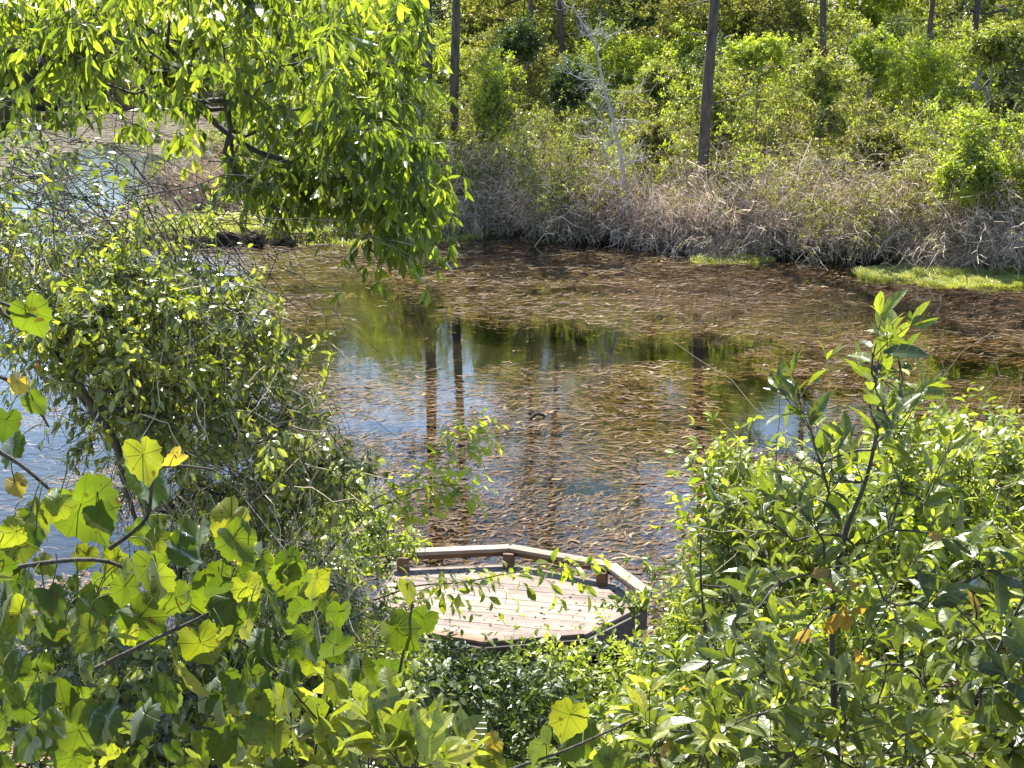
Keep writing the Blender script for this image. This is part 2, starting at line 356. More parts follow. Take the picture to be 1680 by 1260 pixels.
def inpoly(px, py, poly):
    x = np.asarray(px); y = np.asarray(py); c = np.zeros(x.shape, bool); j = len(poly)-1
    for i in range(len(poly)):
        xi, yi = poly[i]; xj, yj = poly[j]
        cond = ((yi > y) != (yj > y)) & (x < (xj-xi)*(y-yi)/((yj-yi) or 1e-9)+xi)
        c ^= cond; j = i
    return c
def in_region(poly, n, y0, y1, clump=0.75):
    """n points filling a volume whose outline is poly, from y0 to y1 metres out, gathered in uneven sprays"""
    if clump and n > 60:
        m = max(10, n//9); S0 = in_region(poly, m, y0, y1, 0); wt = R.random(m)**1.3+.08
        k = int(n*clump); q = S0[R.choice(m, k, p=wt/wt.sum())]+R.normal(0, 1, (k, 3))*np.array([.11, .14, .10])*np.mean([y0, y1])/7
        return np.concatenate([q, in_region(poly, n-k, y0, y1, 0)])
    xs = [p[0] for p in poly]; ys = [p[1] for p in poly]; out = []
    while len(out) < n:
        a = R.uniform(min(xs), max(xs), 400); b = R.uniform(min(ys), max(ys), 400)
        for q in np.nonzero(inpoly(a, b, poly))[0]:
            p = P(a[q], b[q], R.uniform(y0, y1))
            if p[2] > terrain(p[0], p[1])+0.08 or True: out.append(p)
    return np.array(out[:n])

# ------------------------------------------------------------------ terrain
FAR = [(-60, 405), (270, 405), (500, 402), (640, 398), (720, 390), (800, 376), (860, 372), (905, 392), (1000, 402), (1050, 408), (1250, 424), (1400, 433), (1540, 440), (1680, 452), (1900, 470)]
FW = np.array([G(*p) for p in FAR])
fx = FW[:, 0].copy(); fy = FW[:, 1].copy()
def yfar(x): return np.interp(x, fx, fy)
def ynear(x): return 12.9+0.35*np.sin(x*0.9)+0.25*np.sin(x*2.3+1)-0.12*np.clip(-x-3, 0, 20)
def sm(a, b, x):
    t = np.clip((x-a)/(b-a), 0, 1); return t*t*(3-2*t)
def terrain(x, y):
    x = np.asarray(x, float); y = np.asarray(y, float)
    wob = 0.06*np.sin(x*1.7+y*0.6)+0.05*np.sin(x*0.7-y*1.9)
    d1 = ynear(x)-y                                     # >0 on the near bank
    near = np.where(d1 > 0, 0.10*sm(0, .5, d1)+0.385*np.clip(d1, 0, 12.2)+0.03*np.clip(d1-12.2, 0, 400), 0)
    d2 = y-yfar(x)-0.25*np.sin(x*2.1)-0.2*np.sin(x*4.7+1)
    # the inlet behind the spit on the left
    pool = sm(0.0, 2.0, d2-3.2)*sm(0, 3.0, (-0.155*y-0.8+0.8*np.sin(y*0.25))-x)*(1-sm(0, 6, y-128))
    pool = np.maximum(pool, sm(0, 2, -12.0-0.08*(y-50)-x)*(1-sm(0, 6, y-128)))
    land = sm(0, 0.7, d2)*(1-pool)
    rise = 0.32+0.075*np.clip(d2-2, 0, 24)+0.10*np.clip(d2-26, 0, 60)*sm(-0.1, .15, x/np.maximum(y, 1))+0.02*np.clip(d2-60, 0, 60)
    z = -0.55+land*(0.55+rise)
    z = np.where(d1 > -1.2, np.maximum(z, np.where(d1 > 0, near, -0.55*sm(0, 1.2, -d1))), z)
    return z+wob*np.where((z > 0.05), 1, 0.25)
def grid_axis(parts): return np.concatenate([np.arange(a, b, s) for a, b, s in parts])
def ground():
    xs = grid_axis([(-900, -100, 50), (-100, -30, 5), (-30, 30, 0.3), (30, 100, 5), (100, 901, 50)])
    ys = grid_axis([(-300, -20, 20), (-20, 10, 1), (10, 16, 0.2), (16, 38, 1.0), (38, 62, 0.25), (62, 140, 1.2), (140, 300, 10), (300, 1500, 100)])
    X, Y = np.meshgrid(xs, ys); Z = terrain(X, Y)
    g = Geo(); nx, ny = len(xs), len(ys)
    i = np.arange(ny-1)[:, None]*nx+np.arange(nx-1)[None]
    q = np.stack([i, i+1, i+nx+1, i+nx], -1).reshape(-1, 4)
    g.add(np.stack([X, Y, Z], -1).reshape(-1, 3), np.zeros((0, 3), int), q, np.zeros(0), np.zeros(len(q)))
    m, n = new_mat('ground_soil')
    ge = n.nodes.new('ShaderNodeNewGeometry')
    sp = n.nodes.new('ShaderNodeSeparateXYZ'); L(n, ge.outputs['Position'], sp.inputs[0])
    n1 = N(n, 'ShaderNodeTexNoise', Scale=1.1, Detail=8.0, Roughness=0.7); L(n, ge.outputs['Position'], n1.inputs['Vector'])
    n2 = N(n, 'ShaderNodeTexNoise', Scale=22.0, Detail=4.0, Roughness=0.7); L(n, ge.outputs['Position'], n2.inputs['Vector'])
    litter = ramp(n, [(0.3, (0.05, 0.035, 0.02)), (0.5, (0.16, 0.115, 0.07)), (0.7, (0.30, 0.24, 0.16))]); L(n, n2.outputs[0], litter.inputs[0])
    green = ramp(n, [(0.3, (0.03, 0.05, 0.012)), (0.7, (0.14, 0.17, 0.05))]); L(n, n2.outputs[0], green.inputs[0])
    f = N(n, 'ShaderNodeMapRange', From_Min=0.42, From_Max=0.58); L(n, n1.outputs[0], f.inputs[0])
    c = mixc(n, f.outputs[0], litter.outputs[0], green.outputs[0])
    # bleached dry field high on the far rise
    sf = N(n, 'ShaderNodeMapRange', From_Min=4.6, From_Max=5.6); L(n, sp.outputs[2], sf.inputs[0])
    sy = N(n, 'ShaderNodeMapRange', From_Min=60.0, From_Max=70.0); L(n, sp.outputs[1], sy.inputs[0])
    sm_ = N(n, 'ShaderNodeMath', operation='MULTIPLY'); L(n, sf.outputs[0], sm_.inputs[0]); L(n, sy.outputs[0], sm_.inputs[1])
    dry = ramp(n, [(0.35, (0.20, 0.18, 0.11)), (0.65, (0.42, 0.38, 0.28))]); L(n, n2.outputs[0], dry.inputs[0])
    c = mixc(n, sm_.outputs[0], c, dry.outputs[0])
    # dark mud bank, with the shade under the drooping brush painted in
    wb = N(n, 'ShaderNodeMapRange', From_Min=0.22, From_Max=0.42, To_Min=1.0, To_Max=0.0); L(n, sp.outputs[2], wb.inputs[0])
    c = mixc(n, wb.outputs[0], c, (0.035, 0.026, 0.017))
    # pond bed
    bed = N(n, 'ShaderNodeMapRange', From_Min=-0.25, From_Max=0.06, To_Min=1.0, To_Max=0.0); L(n, sp.outputs[2], bed.inputs[0])
    c = mixc(n, bed.outputs[0], c, (0.009, 0.009, 0.006))
    p = N(n, 'ShaderNodeBsdfPrincipled', Roughness=0.95); L(n, c, p.inputs['Base Color']); p.inputs['Specular IOR Level'].default_value = 0.05
    b = N(n, 'ShaderNodeBump', Strength=0.7, Distance=0.05); L(n, n2.outputs[0], b.inputs['Height']); L(n, b.outputs[0], p.inputs['Normal'])
    o = n.nodes.new('ShaderNodeOutputMaterial'); L(n, p.outputs[0], o.inputs[0])
    tag(g.build('ground', m, smooth=True), kind='structure')
def water():
    g = Geo()
    g.add(np.array([[-400, 3, 0], [400, 3, 0], [400, 145, 0], [-400, 145, 0]], float), np.zeros((0, 3), int), np.array([[0, 1, 2, 3]]), np.zeros(0), np.zeros(1))
    m, n = new_mat('pond_water')
    ge = n.nodes.new('ShaderNodeNewGeometry')
    mp = n.nodes.new('ShaderNodeMapping'); mp.inputs['Scale'].default_value = (1.0, 1.8, 1); L(n, ge.outputs['Position'], mp.inputs[0])
    n1 = N(n, 'ShaderNodeTexNoise', Scale=3.2, Detail=3.0, Roughness=0.55); L(n, mp.outputs[0], n1.inputs['Vector'])
    n2 = N(n, 'ShaderNodeTexNoise', Scale=0.35, Detail=2.0); L(n, ge.outputs['Position'], n2.inputs['Vector'])
    st = N(n, 'ShaderNodeMapRange', From_Min=0.4, From_Max=0.65, To_Min=0.03, To_Max=0.14); L(n, n2.outputs[0], st.inputs[0])
    # breezier water to the left
    sp = n.nodes.new('ShaderNodeSeparateXYZ'); L(n, ge.outputs['Position'], sp.inputs[0])
    lf = N(n, 'ShaderNodeMapRange', From_Min=-3.0, From_Max=-7.0, To_Min=0.0, To_Max=0.45); L(n, sp.outputs[0], lf.inputs[0])
    ad = N(n, 'ShaderNodeMath', operation='ADD'); L(n, st.outputs[0], ad.inputs[0]); L(n, lf.outputs[0], ad.inputs[1])
    b = N(n, 'ShaderNodeBump', Distance=0.02); L(n, n1.outputs[0], b.inputs['Height']); L(n, ad.outputs[0], b.inputs['Strength'])
    gl = N(n, 'ShaderNodeBsdfGlossy', Roughness=0.015); gl.inputs[0].default_value = (1, 1, 1, 1); L(n, b.outputs[0], gl.inputs['Normal'])
    tr = n.nodes.new('ShaderNodeBsdfTransparent'); tr.inputs[0].default_value = (0.86, 0.78, 0.60, 1)
    fr = N(n, 'ShaderNodeFresnel', IOR=1.38); L(n, b.outputs[0], fr.inputs['Normal'])
    ms = n.nodes.new('ShaderNodeMixShader'); L(n, fr.outputs[0], ms.inputs[0]); L(n, tr.outputs[0], ms.inputs[1]); L(n, gl.outputs[0], ms.inputs[2])
    o = n.nodes.new('ShaderNodeOutputMaterial'); L(n, ms.outputs[0], o.inputs[0])
    tag(g.build('water', m), kind='structure')
ground(); water()

# ------------------------------------------------------------------ pond weed
def vnoise(x, y, s, seed=0):
    r = np.random.default_rng(seed+77); tab = r.random((64, 64))
    x = x*s; y = y*s; xi = np.floor(x).astype(int); yi = np.floor(y).astype(int); fx_ = x-xi; fy_ = y-yi
    fx_ = fx_*fx_*(3-2*fx_); fy_ = fy_*fy_*(3-2*fy_)
    g = lambda a, b: tab[a % 64, b % 64]
    return (g(xi, yi)*(1-fx_)+g(xi+1, yi)*fx_)*(1-fy_)+(g(xi, yi+1)*(1-fx_)+g(xi+1, yi+1)*fx_)*fy_
OPEN = []   # open leads in the weed: centre px,py and half sizes in px
for (px, py, hx, hy) in [(620, 500, 110, 24), (760, 545, 260, 30), (950, 575, 330, 32), (1130, 570, 130, 26), (1240, 660, 110, 55), (1290, 715, 80, 40), (520, 560, 130, 30), (560, 470, 120, 14), (40, 520, 120, 45), (30, 620, 140, 80), (50, 760, 150, 90), (70, 900, 140, 90), (120, 1020, 140, 70), (260, 900, 110, 80), (330, 780, 100, 60), (220, 660, 120, 60), (1600, 600, 90, 16), (960, 800, 70, 16), (640, 700, 60, 14)]:
    c = G(px, py); a = G(px+hx, py); d0 = G(px, py-hy); d1_ = G(px, py+hy)
    OPEN.append((c[0], (d0[1]+d1_[1])/2, abs(a[0]-c[0]), abs(d0[1]-d1_[1])/2))
def weed_density(x, y):
    d = np.ones_like(x)
    wob = (vnoise(x, y, 0.9, 1)-0.5)*0.9+(vnoise(x, y, 2.6, 2)-0.5)*0.5
    for cx, cy, rx, ry in OPEN:
        q = ((x-cx)/rx)**2+((y-cy)/ry)**2+wob
        d *= sm(0.85, 1.10, q)*0.988+0.012
    d *= (0.10+0.35*sm(30, 20, y))+(0.90-0.35*sm(30, 20, y))*sm(0.30, 0.52, vnoise(x*0.6, y, 0.8, 5)*0.6+vnoise(x, y, 2.0, 6)*0.4)
    return d
def pondweed():
    g = Geo(); tot = 340000
    v = R.random(tot)
    y = 13.2+(50-13.2)*v**1.25; x = R.uniform(-0.44, 0.46, tot)*y
    keep = ~inpoly(x, y, [tuple(G(*q)[:2]) for q in [(1395, 443), (1450, 434), (1540, 430), (1700, 437), (1720, 468), (1620, 472), (1520, 466), (1430, 456)]]) & (y < yfar(x)+0.3) & (R.random(tot) < weed_density(x, y))
    x, y = x[keep], y[keep]; n = len(x)
    a = (vnoise(x, y, 0.8, 9)-0.5)*1.3+R.normal(0, .33, n)+np.where(R.random(n) < .5, PI, 0)
    ln = R.uniform(.13, .36, n)*(0.8+y/60); k = 6
    t = np.linspace(0, 1, k)[None]
    cur = R.normal(0, 1.5, n)[:, None]; ph = R.random((n, 1))*6.28
    ang = a[:, None]+cur*(t-0.5)+0.5*np.sin(t*5+ph)
    dx = np.cumsum(np.cos(ang), 1)/k*ln[:, None]; dy = np.cumsum(np.sin(ang), 1)/k*ln[:, None]
    zz = np.where(R.random(n) < 0.06, R.uniform(0.002, 0.010, n), -R.uniform(0.004, 0.22, n))[:, None]+0.006*np.sin(t*6+ph)
    zz = np.where(zz > -0.003, np.maximum(zz, 0.002), zz)
    Pt = np.stack([x[:, None]+dx, y[:, None]+dy, zz+0*dx], -1)
    w0 = R.uniform(.008, .022, n)*(0.8+y/45)
    Wd = w0[:, None]*np.array([.35, .9, 1, 1, .8, .15])[None]
    big = vnoise(x, y, 0.35, 21)
    rn = (R.random(n)**1.5*0.75+0.40*big-.05).clip(0, 1)
    rn = (rn-0.22*sm(0, 1, (x-3)/10)*sm(28, 40, y)).clip(0, 1)
    rn[R.random(n) < 0.006] = 1.0
    g.ribbons(Pt, Wd, rn)
    tag(g.build('pondweed', M['weed']), 'brown strands of floating pondweed covering the middle of the pond', 'pondweed', kind='stuff')
    # the inlet behind the spit: broad pale mats
    g = Geo(); n = 45000
    y = R.uniform(50, 126, n); x = -y*R.uniform(0.10, 0.42, n)
    ok = (terrain(x, y) < -0.1) & (vnoise(x, y*0.35, 0.30, 31)+0.3*vnoise(x, y, 1.1, 32) > 0.655); x, y = x[ok], y[ok]; n = len(x)
    ln = R.uniform(.3, 1.0, n); t = np.linspace(0, 1, 4)[None]; a = R.normal(0, .25, n)[:, None]+0.5*t
    Pt = np.stack([x[:, None]+np.cos(a)*t*ln[:, None], y[:, None]+np.sin(a)*t*ln[:, None], np.full((n, 4), 0.004)+R.random((n, 1))*.02], -1)
    g.ribbons(Pt, R.uniform(.015, .05, n)[:, None]*np.array([.4, 1, 1, .2])[None], R.uniform(.35, .9, n))
    tag(g.build('pondweed', M['weed']), 'pale floating weed mats on the inlet beyond the grassy spit', 'pondweed', kind='stuff')
pondweed()

# ------------------------------------------------------------------ wooden deck
def clip_poly(poly, n, c):     # keep dot(p,n) <= c
    out = []
    for i in range(len(poly)):
        a, b = poly[i], poly[(i+1) % len(poly)]; da, db = a@n-c, b@n-c
        if da <= 0: out.append(a)
        if da*db < 0: out.append(a+(b-a)*da/(da-db))
    return out
def prism(g, poly, z0, z1, rnd, bev=0.0):
    n = len(poly); 
    if n < 3: return
    poly = [np.asarray(p) for p in poly]
    c = sum(poly)/n
    if bev:
        inner = [p+(c-p)/max(np.linalg.norm(c-p), 1e-6)*bev for p in poly]
        rings = [(poly, z0), (poly, z1-bev), (inner, z1)]
    else: rings = [(poly, z0), (poly, z1)]
    v = np.array([[p[0], p[1], z] for r, z in rings for p in r]+[[c[0], c[1], z0], [c[0], c[1], z1]])
    f4 = [[k*n+i, k*n+(i+1) % n, (k+1)*n+(i+1) % n, (k+1)*n+i] for k in range(len(rings)-1) for i in range(n)]
    t = len(rings)*n; l = (len(rings)-1)*n
    f3 = [[t, (i+1) % n, i] for i in range(n)]+[[t+1, l+i, l+(i+1) % n] for i in range(n)]
    g.add(v, np.array(f3), np.array(f4), np.full(len(f3), rnd), np.full(len(f4), rnd))
def beam(g, a, b, w, h, rnd=0.5, bev=0.004):
    a = np.asarray(a, float); b = np.asarray(b, float); d = unit(b-a); s = unit(np.cross(d, [0, 0, 1] if abs(d[2]) < .9 else [.2, 1, 0])); u = np.cross(s, d)
    cs = [(-1, -1), (1, -1), (1, 1), (-1, 1)]; prof = []
    for x, y in [(-1, -1+.0), (1, -1), (1, 1), (-1, 1)]:
        for ex, ey in (((bev, 0), (0, bev)) if x*y > 0 else ((0, bev), (bev, 0))):
            prof.append((x*(w/2-ex), y*(h/2-ey)))
    pr = sorted(prof, key=lambda q: math.atan2(q[1], q[0])); n = len(pr)
    v = np.array([e+s*x+u*y for e in (a, b) for x, y in pr]+[a, b])
    f4 = [[i, (i+1) % n, n+(i+1) % n, n+i] for i in range(n)]
    f3 = [[2*n, (i+1) % n, i] for i in range(n)]+[[2*n+1, n+i, n+(i+1) % n] for i in range(n)]
    g.add(v, np.array(f3), np.array(f4), np.full(len(f3), rnd), np.full(len(f4), rnd))
def wood_mat(name, stops, direc, scale=1.0, litter=0.0):
    m, n = new_mat(name)
    ge = n.nodes.new('ShaderNodeNewGeometry')
    mp = n.nodes.new('ShaderNodeMapping'); mp.inputs['Rotation'].default_value = (0, 0, -direc); mp.inputs['Scale'].default_value = (1, 1, 1)
    L(n, ge.outputs['Position'], mp.inputs[0])
    m2 = n.nodes.new('ShaderNodeMapping'); m2.inputs['Scale'].default_value = (1.6, 26, 26); L(n, mp.outputs[0], m2.inputs[0])
    no = N(n, 'ShaderNodeTexNoise', Scale=scale, Detail=6.0, Roughness=0.7); L(n, m2.outputs[0], no.inputs['Vector'])
    nb = N(n, 'ShaderNodeTexNoise', Scale=3.5, Detail=5.0, Roughness=0.65); L(n, ge.outputs['Position'], nb.inputs['Vector'])
    at = N(n, 'ShaderNodeAttribute', attribute_name='rnd')
    a1 = N(n, 'ShaderNodeMath', operation='MULTIPLY_ADD'); L(n, at.outputs['Fac'], a1.inputs[0]); a1.inputs[1].default_value = 0.28; L(n, no.outputs[0], a1.inputs[2])
    a2 = N(n, 'ShaderNodeMath', operation='MULTIPLY_ADD'); L(n, nb.outputs[0], a2.inputs[0]); a2.inputs[1].default_value = 0.75; L(n, a1.outputs[0], a2.inputs[2])
    a3 = N(n, 'ShaderNodeMath', operation='SUBTRACT'); L(n, a2.outputs[0], a3.inputs[0]); a3.inputs[1].default_value = 0.53
    r = ramp(n, stops); L(n, a3.outputs[0], r.inputs[0]); c = r.outputs[0]
    if litter:
        nl = N(n, 'ShaderNodeTexNoise', Scale=38.0, Detail=3.0); L(n, ge.outputs['Position'], nl.inputs['Vector'])
        q = N(n, 'ShaderNodeMapRange', From_Min=0.60, From_Max=0.68, To_Max=litter); L(n, nl.outputs[0], q.inputs[0])
        c = mixc(n, q.outputs[0], c, (0.11, 0.07, 0.04))
    p = N(n, 'ShaderNodeBsdfPrincipled', Roughness=0.85); L(n, c, p.inputs['Base Color'])
    b = N(n, 'ShaderNodeBump', Strength=0.5, Distance=0.006); L(n, no.outputs[0], b.inputs['Height']); L(n, b.outputs[0], p.inputs['Normal'])
    o = n.nodes.new('ShaderNodeOutputMaterial'); L(n, p.outputs[0], o.inputs[0])
    return m
def deck():
    Z = 0.42
    pts = {'A': (652, 934), 'B': (836, 926), 'C': (1000, 956), 'D': (1056, 999), 'E': (962, 1046), 'F': (792, 1060), 'H': (700, 1000), 'I': (612, 962)}
    q = {k: G(v[0], v[1], Z) for k, v in pts.items()}
    q['I'] = G(618, 985, Z); q['H'] = G(672, 1040, Z)
    order = ['I', 'A', 'B', 'C', 'D', 'E', 'F', 'H']
    poly = [q[k][:2] for k in order]
    poly = poly[::-1]   # counter-clockwise
    cen = sum(poly)/len(poly)
    root = empty('viewing_deck', (cen[0], cen[1], 0), 'small weathered eight sided wooden viewing deck with low rails standing over the pond', 'deck')
    def fix(o): o.parent = root; o.matrix_parent_inverse = root.matrix_world.inverted(); o.location = (-cen[0], -cen[1], 0); return o
    ang = math.radians(-14)
    dv = np.array([math.cos(ang), math.sin(ang)]); nv = np.array([-dv[1], dv[0]])
    mboard = wood_mat('deck_boards', [(0.12, (0.07, 0.05, 0.038)), (0.35, (0.155, 0.12, 0.095)), (0.6, (0.24, 0.185, 0.14)), (0.85, (0.32, 0.27, 0.215))], ang, litter=0.7)
    mrail = wood_mat('rail_wood', [(0.15, (0.16, 0.11, 0.08)), (0.5, (0.23, 0.185, 0.14)), (0.85, (0.36, 0.32, 0.26))], 0.0)
    mpost = wood_mat('post_wood', [(0.15, (0.06, 0.035, 0.022)), (0.5, (0.17, 0.095, 0.055)), (0.85, (0.30, 0.19, 0.12))], 0.0)
    mdark = wood_mat('fascia_wood', [(0.15, (0.035, 0.028, 0.022)), (0.6, (0.10, 0.08, 0.065)), (0.9, (0.18, 0.15, 0.12))], 0.0)
    g = Geo(); cs = [p@nv for p in poly]; s = min(cs)
    while s < max(cs):
        strip = clip_poly(clip_poly(poly, nv, s+0.138), -nv, -s)
        if len(strip) >= 3: prism(g, strip, Z-0.036, Z+R.uniform(-.0025, .0025), R.random(), 0.003)
        s += 0.145
    fix(g.build('decking', mboard))
    # rim joists just outside the boards
    for i in range(len(poly)):
        a, b = poly[i], poly[(i+1) % len(poly)]; d = unit(b-a); out = np.array([d[1], -d[0]])*0.024
        g = Geo(); beam(g, [*(a+out), Z-0.115], [*(b+out), Z-0.115], 0.042, 0.22, R.random()); fix(g.build('fascia', mdark))
    top = 0.205
    def rail(k1, k2, e1=0.0, e2=0.0, h=top):
        a = q[k1].copy(); b = q[k2].copy(); d = unit(b-a); a -= d*e1; b += d*e2
        a[2] = b[2] = Z+h
        g = Geo(); beam(g, a, b, 0.15, 0.045, R.random()); o = fix(g.build('rail_cap', mrail))
        a[2] = b[2] = Z+h-0.058; g = Geo(); beam(g, a, b, 0.04, 0.068, 0.2); fix(g.build('rail_beam', mpost))
    rail('A', 'B', 0.06, 0.0); rail('B', 'C', -0.004, 0.0, top+0.003); rail('C', 'D', -0.004, 0.04, top+0.006)
    for k in ('A', 'B', 'C'):
        p = q[k]+unit(np.append(cen, Z)-q[k])*0.10
        g = Geo(); beam(g, [p[0], p[1], Z-0.02], [p[0], p[1], Z+top-0.095+(0.072 if k != 'C' else 0.045)], 0.125, 0.125, R.random(), 0.012); fix(g.build('post', mpost))
    # flat kerb boards round the near sides
    for k1, k2 in (('D', 'E'), ('E', 'F'), ('F', 'H'), ('H', 'I')):
        a = q[k1].copy(); b = q[k2].copy(); inn = unit(np.append(cen, Z)-(a+b)/2)*0.07; inn[2] = 0
        a += inn; b += inn; a[2] = b[2] = Z+0.022+{'D': 0, 'E': .003, 'F': .006, 'H': .009}[k1]
        g = Geo(); beam(g, a, b, 0.13, 0.036, R.random()); fix(g.build('kerb_board', mpost if k1 == 'F' else wood_mat('kerb_wood', [(0.15, (0.08, 0.055, 0.042)), (0.5, (0.17, 0.12, 0.095)), (0.85, (0.27, 0.21, 0.17))], 0)))
    # lower step board in front and its bearer
    a = G(585, 1082, 0.14); b = G(905, 1066, 0.14)
    g = Geo(); beam(g, a, b, 0.16, 0.04, 0.9); fix(g.build('step_board', mrail))
    a = a+[0, 0, -0.09]; b = b+[0, 0, -.09]; g = Geo(); beam(g, a, b, 0.05, 0.13, 0.9); fix(g.build('step_bearer', mdark))
    # fallen leaves lying on the boards
    g = Geo(); n = 0; nn = []
    while len(nn) < 150:
        c = np.array([R.uniform(min(p[0] for p in poly), max(p[0] for p in poly)), R.uniform(min(p[1] for p in poly), max(p[1] for p in poly))])
        if inpoly(np.array(c[0]), np.array(c[1]), [tuple(p) for p in poly]) and vnoise(c[:1], c[1:], 1.5, 3)[0] > R.uniform(.1, .7): nn.append([c[0], c[1], Z+.008])
    nn = np.array(nn); a_ = R.random(len(nn))*6.28
    g.inst(TE, nn, np.stack([np.cos(a_), np.sin(a_), R.normal(.05, .1, len(nn))], -1), np.array([0, 0, 1.0])+R.normal(0, .25, (len(nn), 3)), R.uniform(.03, .075, len(nn)), wid=1.3)
    tag(g.build('fallen_leaves', M['weed']), 'small brown fallen leaves littering the deck boards', 'leaf litter', kind='stuff')
    for k in order:
        p = q[k]+unit(np.append(cen, Z)-q[k])*0.22
        g = Geo(); beam(g, [p[0], p[1], -0.58], [p[0], p[1], Z-0.04], 0.13, 0.13, R.random(), 0.01); fix(g.build('pile', mdark))
deck()

# ------------------------------------------------------------------ marsh grass
def grass_patch(poly, n, h, label, z=0.03):
    pts = np.array([G(*p) for p in poly])[:, :2]; g = Geo()
    xs, ys = [], []
    lo, hi = pts.min(0), pts.max(0)
    while len(xs) < n:
        a = R.uniform(lo[0], hi[0], 4000); b = R.uniform(lo[1], hi[1], 4000)
        nz = (vnoise(a, b, 1.2, 41)-0.5)*0.9+R.normal(0, .16, 4000)+(vnoise(a, b, 3.5, 42)-.5)*.6
        q = inpoly(a+nz, b+nz*0.6, [tuple(p) for p in pts]); xs += list(a[q]); ys += list(b[q])
    x = np.array(xs[:n]); y = np.array(ys[:n]); zz = np.maximum(terrain(x, y), -0.03)
    t = np.linspace(0, 1, 4)[None]
    lean = R.normal(0, .5, (n, 2)); hh = h*R.uniform(.4, 1.25, n)*(0.25+1.4*vnoise(x, y, 1.6, 8)*vnoise(x, y, 4.5, 18)*1.8)
    Pt = np.stack([x[:, None]+lean[:, :1]*hh[:, None]*t**2, y[:, None]+lean[:, 1:]*hh[:, None]*t**2, zz[:, None]+hh[:, None]*t*(1-0.25*t)], -1)
    aw = R.random(n)*PI; S_ = np.stack([np.cos(aw), np.sin(aw)*0.3, 0*aw], -1)
    wd = (0.009*np.array([1, .9, .6, .1]))[None]*R.uniform(.7, 1.3, (n, 1))
    v = np.stack([Pt-S_[:, None]*wd[..., None], Pt+S_[:, None]*wd[..., None]], 2).reshape(n, -1, 3)
    i = np.arange(3)*2; q = np.stack([i, i+1, i+3, i+2], -1); off = (np.arange(n)*8)[:, None, None]
    rn = (0.35*R.random(n)+0.65*vnoise(x, y, 2.2, 51)).clip(0, 1)
    g.add(v.reshape(-1, 3), np.zeros((0, 3), int), (q[None]+off).reshape(-1, 4), np.zeros(0), np.repeat(rn, 3))
    tag(g.build('marsh_grass', M['grass']), label, 'grass', kind='stuff')
grass_patch([(1395, 443), (1450, 434), (1540, 430), (1700, 437), (1720, 468), (1620, 472), (1520, 466), (1430, 456)], 60000, 0.17, 'bright lime marsh grass in the large islet at the right shore')
grass_patch([(1130, 424), (1180, 414), (1250, 410), (1262, 430), (1200, 434)], 8000, 0.16, 'lime marsh grass in the small islet at the foot of the grey brush')
grass_patch([(690, 378), (830, 372), (800, 388), (740, 396), (600, 404), (560, 392)], 12000, 0.16, 'yellow green marsh grass on the bank beside the hanging leaves')
grass_patch([(250, 372), (520, 366), (620, 372), (600, 402), (500, 400), (380, 398), (270, 404)], 16000, 0.22, 'pale green grass along the low spit across the water')
# ------------------------------------------------------------------ small things in the water
def snag(px, py, s, label, nm='driftwood'):
    p = G(px, py); g = Geo()
    pts = resample(np.array([p+V3(-s, 0, -.05), p+V3(-s*.4, .03, .09*s*3), p+V3(s*.2, 0, .05), p+V3(s, .08, -.03)]), 10)
    g.tubes(pts[None], (np.sin(np.linspace(.25, 2.9, 10))*s*0.22)[None], 7)
    g.tubes(np.array([[pts[4], pts[4]+V3(.05, -.02, .12)*s*4]]), np.array([[s*.09, s*.03]]), 5)
    o = g.build(nm, M['mud'], smooth=True); tag(o, label, 'driftwood')
snag(884, 684, 0.14, 'short black stub of driftwood lying among weed in the middle of the pond')
snag(958, 451, 0.13, 'small dark driftwood stub near the far bank below the dead tree')
snag(1082, 521, 0.10, 'tiny black driftwood stub at the edge of the open lead')
for i, (px, w_, h_) in enumerate([(327, 0.22, .34), (368, 0.38, .56), (416, 0.27, .44), (462, 0.24, .40)]):
    p = G(px, 402); g = Geo(); n = 700
    a = R.random(n)*2*PI; rr = np.sqrt(R.random(n))*w_
    base = np.stack([p[0]+rr*np.cos(a), p[1]+rr*np.sin(a)*.8, np.full(n, -0.05)], -1)
    t = np.linspace(0, 1, 4)[None, :, None]; o_ = np.stack([np.cos(a), np.sin(a), 0*a], -1)
    H = h_*np.sqrt(np.clip(1-(rr/w_)**2*.8, 0.05, 1))
    Pt = base[:, None]+np.array([0, 0, 1.0])*H[:, None, None]*t+o_[:, None]*(t**2)*0.14-np.array([0, 0, 1])*(t**3)*0.1
    g.tubes(Pt, np.tile([.014, .012, .009, .005], (n, 1)), 3, rnd=R.random(n)*.22)
    ob = g.build('sedge_tussock', M['vine_twig'])
    tag(ob, ['leftmost small dark sedge tussock on the low spit', 'largest dark sedge tussock on the low spit', 'third dark sedge tussock from the left on the spit', 'rightmost dark sedge tussock on the low spit'][i], 'tussock', 'dark tussocks on the spit')

